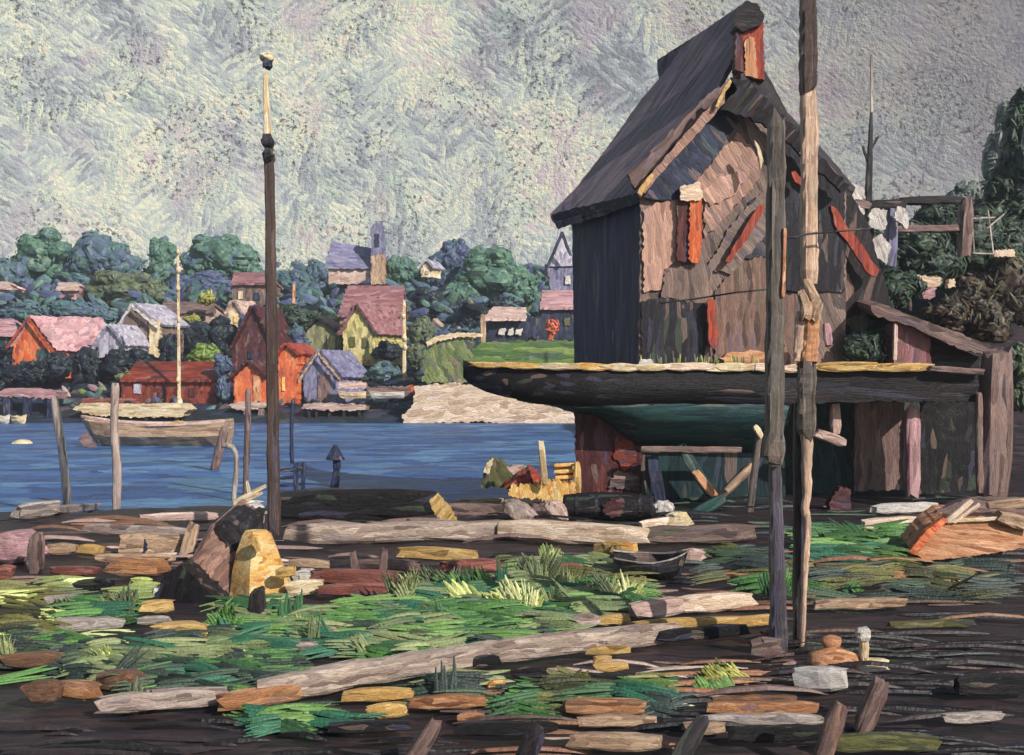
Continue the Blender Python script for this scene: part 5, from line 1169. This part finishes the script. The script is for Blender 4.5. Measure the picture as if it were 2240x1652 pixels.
post('knob', (1886, 1374), (1888, 1398), 29, Yc-.01, paint('white', .1, .02, 'x', bump=1.1), t, rag=.1)
post('foot', (1876, 1456), (1938, 1452), 26, Yc, paint('cream', .2, .02, 'x', bump=1.1), t)
post('foot', (1878, 1466), (1936, 1462), 11, Yc-.05, paint('white', .2, .02, 'x', bump=1.1), t)

# ------------------------------------------------------------------ grass tufts (things), then the uncountable grass and litter
def tuft(u, v, h, n, pal, lean, label, spread=26, wd=9):
    p = ground_pt(u, v); k = p.y/F; bm = bmesh.new(); lay = bm.loops.layers.float_color.new('Col'); cs = gc(pal)
    for _ in range(max(4, n//2)):
        arc = rng.uniform(-.5, .5)
        x = rng.gauss(0, spread*.5)*k; y = rng.uniform(-.1, .1); ln = h*k*rng.uniform(.45, .95); col = rng.choice(cs)
        d = Vector((lean+rng.gauss(0, .5), rng.uniform(-.3, .2), 1)).normalized(); s = d.cross(Vector((0, -1, .25))).normalized()
        for q in range(9):
            o = (q-4)/4; dd = (d+s*(o*.12+rng.gauss(0, .05))).normalized(); l2 = ln*rng.uniform(.7, 1.05)*(1-.3*o*o)
            dab(bm, lay, p+Vector((x, y, 0))+s*(o*wd*k*.8)+dd*l2*.47, dd, Vector((0, -1, .25)), l2, wd*k*.42*rng.uniform(.7, 1.4), jitcol(col, .26), arc)
    tag(recentre(link('grass_tuft', bm, dabmat('grass_blades', .03, .9))), label, 'grass tuft', 'grass tufts on the shore')
for a in ((1178, 1280, 110, 20, 'sage', .2, 'tall olive grass tuft in front of the long tan beam', 40, 15), (1204, 1226, 60, 8, 'lime', -.1, 'lone pale blade tuft against the tan beam', 8, 15),
          (1110, 1336, 100, 24, 'lime', -.9, 'brightest lime tuft bending left in the middle of the shore', 70, 20), (1156, 1344, 100, 16, 'lime', .1, 'bright upright lime tuft right of the bending one', 14, 12),
          (1232, 1300, 78, 10, 'sage', .1, 'dull green tuft left of the black skiff', 14, 13), (1332, 1312, 80, 12, 'sage', .15, 'dark sage tuft near the black skiff bow', 22, 13),
          (1368, 1316, 84, 11, 'lime', .1, 'pale striped tuft touching the black skiff', 13, 12), (1020, 1300, 90, 14, 'grass', -.5, 'green tuft leaning left behind the bright lime one', 40, 15),
          (962, 1290, 90, 12, 'olive', -.5, 'olive tuft leaning left near the dusty red plank', 30, 13), (884, 1330, 110, 14, 'sage', -.25, 'gray green tuft over the rust red beams', 24, 12),
          (912, 1310, 84, 8, 'lime', -.2, 'thin pale tuft right of the gray green one', 16, 9), (272, 1340, 80, 16, 'sage', -.1, 'yellow green tuft left of the dark crate', 34, 16),
          (176, 1340, 70, 14, 'sage', -.9, 'olive grass tuft with the short black log in it', 44, 16), (260, 1464, 90, 14, 'lime', -.4, 'striped lime tuft under the pale lilac plank', 24, 11),
          (20, 1456, 100, 14, 'sage', -.1, 'yellowish tuft at the left edge', 26, 12), (512, 1390, 80, 16, 'grass', -.2, 'emerald tuft under the yellow basket', 34, 20),
          (648, 1376, 50, 8, 'lime', -.6, 'small lime tuft right of the dark stake', 22, 15), (560, 1458, 60, 16, 'lime', -1.6, 'pale mint tuft lying flat near the pale pink stub', 30, 18),
          (284, 1558, 90, 14, 'olive', .5, 'olive tuft against the brown timber lump', 36, 20), (1700, 1316, 110, 12, 'grass', 0, 'bright green tuft climbing the foot of the dark pile', 20, 13),
          (1860, 1296, 40, 9, 'grass', .4, 'small green sprig on the dark ground right of the pale pole', 26, 10), (1590, 1490, 70, 18, 'yellowg', -1.5, 'dry straw tuft left of the mauve stone', 70, 13),
          (1560, 1510, 50, 12, 'grass', -.8, 'dark green tuft under the dry straw', 40, 16)): tuft(*a)
def clear_of_timber(u, v):
    for r in T:
        u0, v0, u1, v1, hp = r[1:6]
        if u0 > u1: u0, v0, u1, v1 = u1, v1, u0, v0
        if u0-18 < u < u1+18:
            vl = v0+(v1-v0)*(u-u0)/max(1, u1-u0)
            if vl-hp*.7 < v < vl+26: return rng.random() < .93
    return False
def scatter(name, label, cat, regions, n, pals, Lr, Wr, mat, up=.35, h=.05, group=None, strands=1, face=.75, stray=.0, yj=.4):
    """many separate dabs over picture regions of the ground; a dab may be a bundle of thin strands"""
    bm = bmesh.new(); lay = bm.loops.layers.float_color.new('Col')
    tot = sum(r[4] for r in regions)
    for (u0, v0, u1, v1, wgt, pk) in regions:
        cs = sum((pals[p] for p in pk), [])
        for _ in range(int(n*wgt/tot)):
            u, v = rng.uniform(u0, u1), rng.uniform(v0, v1)
            p = ground_pt(u, v); k = p.y/F; s = max(.75, min(1.25, v/1400))
            L = rng.uniform(*Lr)*k*s; W = rng.uniform(*Wr)*k*s
            if clear_of_timber(u, v): continue
            d = Vector((1, rng.gauss(0, yj), rng.gauss(0, up)))
            if rng.random() < stray: d = Vector((rng.gauss(0, 1), rng.gauss(0, .5), abs(rng.gauss(0, .8))))
            d.normalize(); nn = Vector((rng.gauss(0, .15), -1, face)).normalized(); s_ = nn.cross(d).normalized()
            cl = noise.noise(Vector((p.x*.9, p.y*.9, 4)))
            c = cs[max(0, min(len(cs)-1, int((cl*.9+.5)*len(cs)+rng.uniform(-1.2, 1.2))))]; ar = rng.uniform(-.1, .2)
            for q in range(strands):
                o = ((q+.5)/strands-.5); dd = (d+s_*rng.gauss(0, .06)*(strands > 1)).normalized()
                dab(bm, lay, p+Vector((0, 0, W*.35+h*rng.random()))+s_*o*W+d*rng.gauss(0, .08)*L*(strands > 1), dd, nn, L*(rng.uniform(.7, 1.1) if strands > 1 else 1), W/strands*1.5 if strands > 1 else W, jitcol(c, .24 if strands > 1 else .15), ar)
    return tag(link(name, bm, mat), label, cat, group, 'stuff')
PG = {k: gc(k) for k in GREENS}; PG.update({k: cols(k) for k in PAL})
scatter('grass', 'low green and yellow green grass spreading over the shore', 'grass', [
    (0, 1290, 330, 1420, 3, ['sage', 'olive', 'lime', 'grass']), (0, 1400, 640, 1500, 4.2, ['grass', 'sage', 'deep', 'grass', 'olive']), (230, 1480, 620, 1548, 2.2, ['grass', 'deep']),
    (480, 1330, 1000, 1450, 6, ['grass', 'sage', 'grass']), (880, 1300, 1400, 1400, 6, ['grass', 'sage', 'grass']), (1000, 1240, 1380, 1310, 2, ['grass', 'sage', 'olive']),
    (760, 1390, 1200, 1420, 2, ['grass', 'deep']), (1780, 1168, 1970, 1232, 3, ['grass']), (1540, 1215, 1760, 1300, .8, ['deep', 'olive', 'grass']),
    (1790, 1250, 2180, 1320, 1.3, ['deep', 'olive', 'deep']), (900, 1470, 1140, 1560, 1.3, ['olive', 'sage', 'deep']), (1110, 1500, 1460, 1570, 1.8, ['olive', 'grass', 'deep']),
    (560, 1550, 760, 1610, 1, ['grass', 'deep', 'deep'])], 1150, PG, (60, 170), (22, 50), dabmat('grass_paint', .03, .8), .08, .03, None, 7, 1.2, .035)
scatter('shore_litter', 'dark litter of chips, bark and mud covering the shore', 'litter', [
    (0, 1120, 600, 1290, 5, ['mauve', 'black', 'brown', 'beamwood']), (600, 1120, 1420, 1300, 4.5, ['deckdark', 'black', 'mauve', 'beamwood']),
    (0, 1540, 1000, 1660, 2, ['deckdark', 'black', 'deckdark']), (1000, 1450, 1800, 1660, 3.5, ['deckdark', 'mauve', 'brown', 'beamwood', 'black']),
    (1420, 1180, 2239, 1440, 5, ['deckdark', 'deep', 'brown', 'black', 'rightearth']), (1760, 1400, 2239, 1660, 2.5, ['deckdark', 'black', 'rightearth', 'black']),
    (1420, 1090, 2239, 1180, 1.5, ['deep', 'black'])], 900, PG, (60, 300), (6, 15), dabmat('litter_paint', .05, .4), .008, .0, None, 1, 1.6, 0, .1)

# ------------------------------------------------------------------ the harbour air
bm = bmesh.new(); bmesh.ops.create_cube(bm, size=1)
for v in bm.verts: v.co = Vector((v.co.x*420, 40+v.co.y*560, 12+v.co.z*44))
mh = bpy.data.materials.new('harbour_air'); mh.use_nodes = True; nt = mh.node_tree
nt.nodes.remove(nt.nodes['Principled BSDF']); pv = nt.nodes.new('ShaderNodeVolumePrincipled')
pv.inputs['Color'].default_value = (.82, .88, .96, 1); pv.inputs['Density'].default_value = .0006; pv.inputs['Anisotropy'].default_value = .1
nt.links.new(pv.outputs[0], nt.nodes['Material Output'].inputs['Volume'])
struct(link('haze', bm, mh), 'stuff')
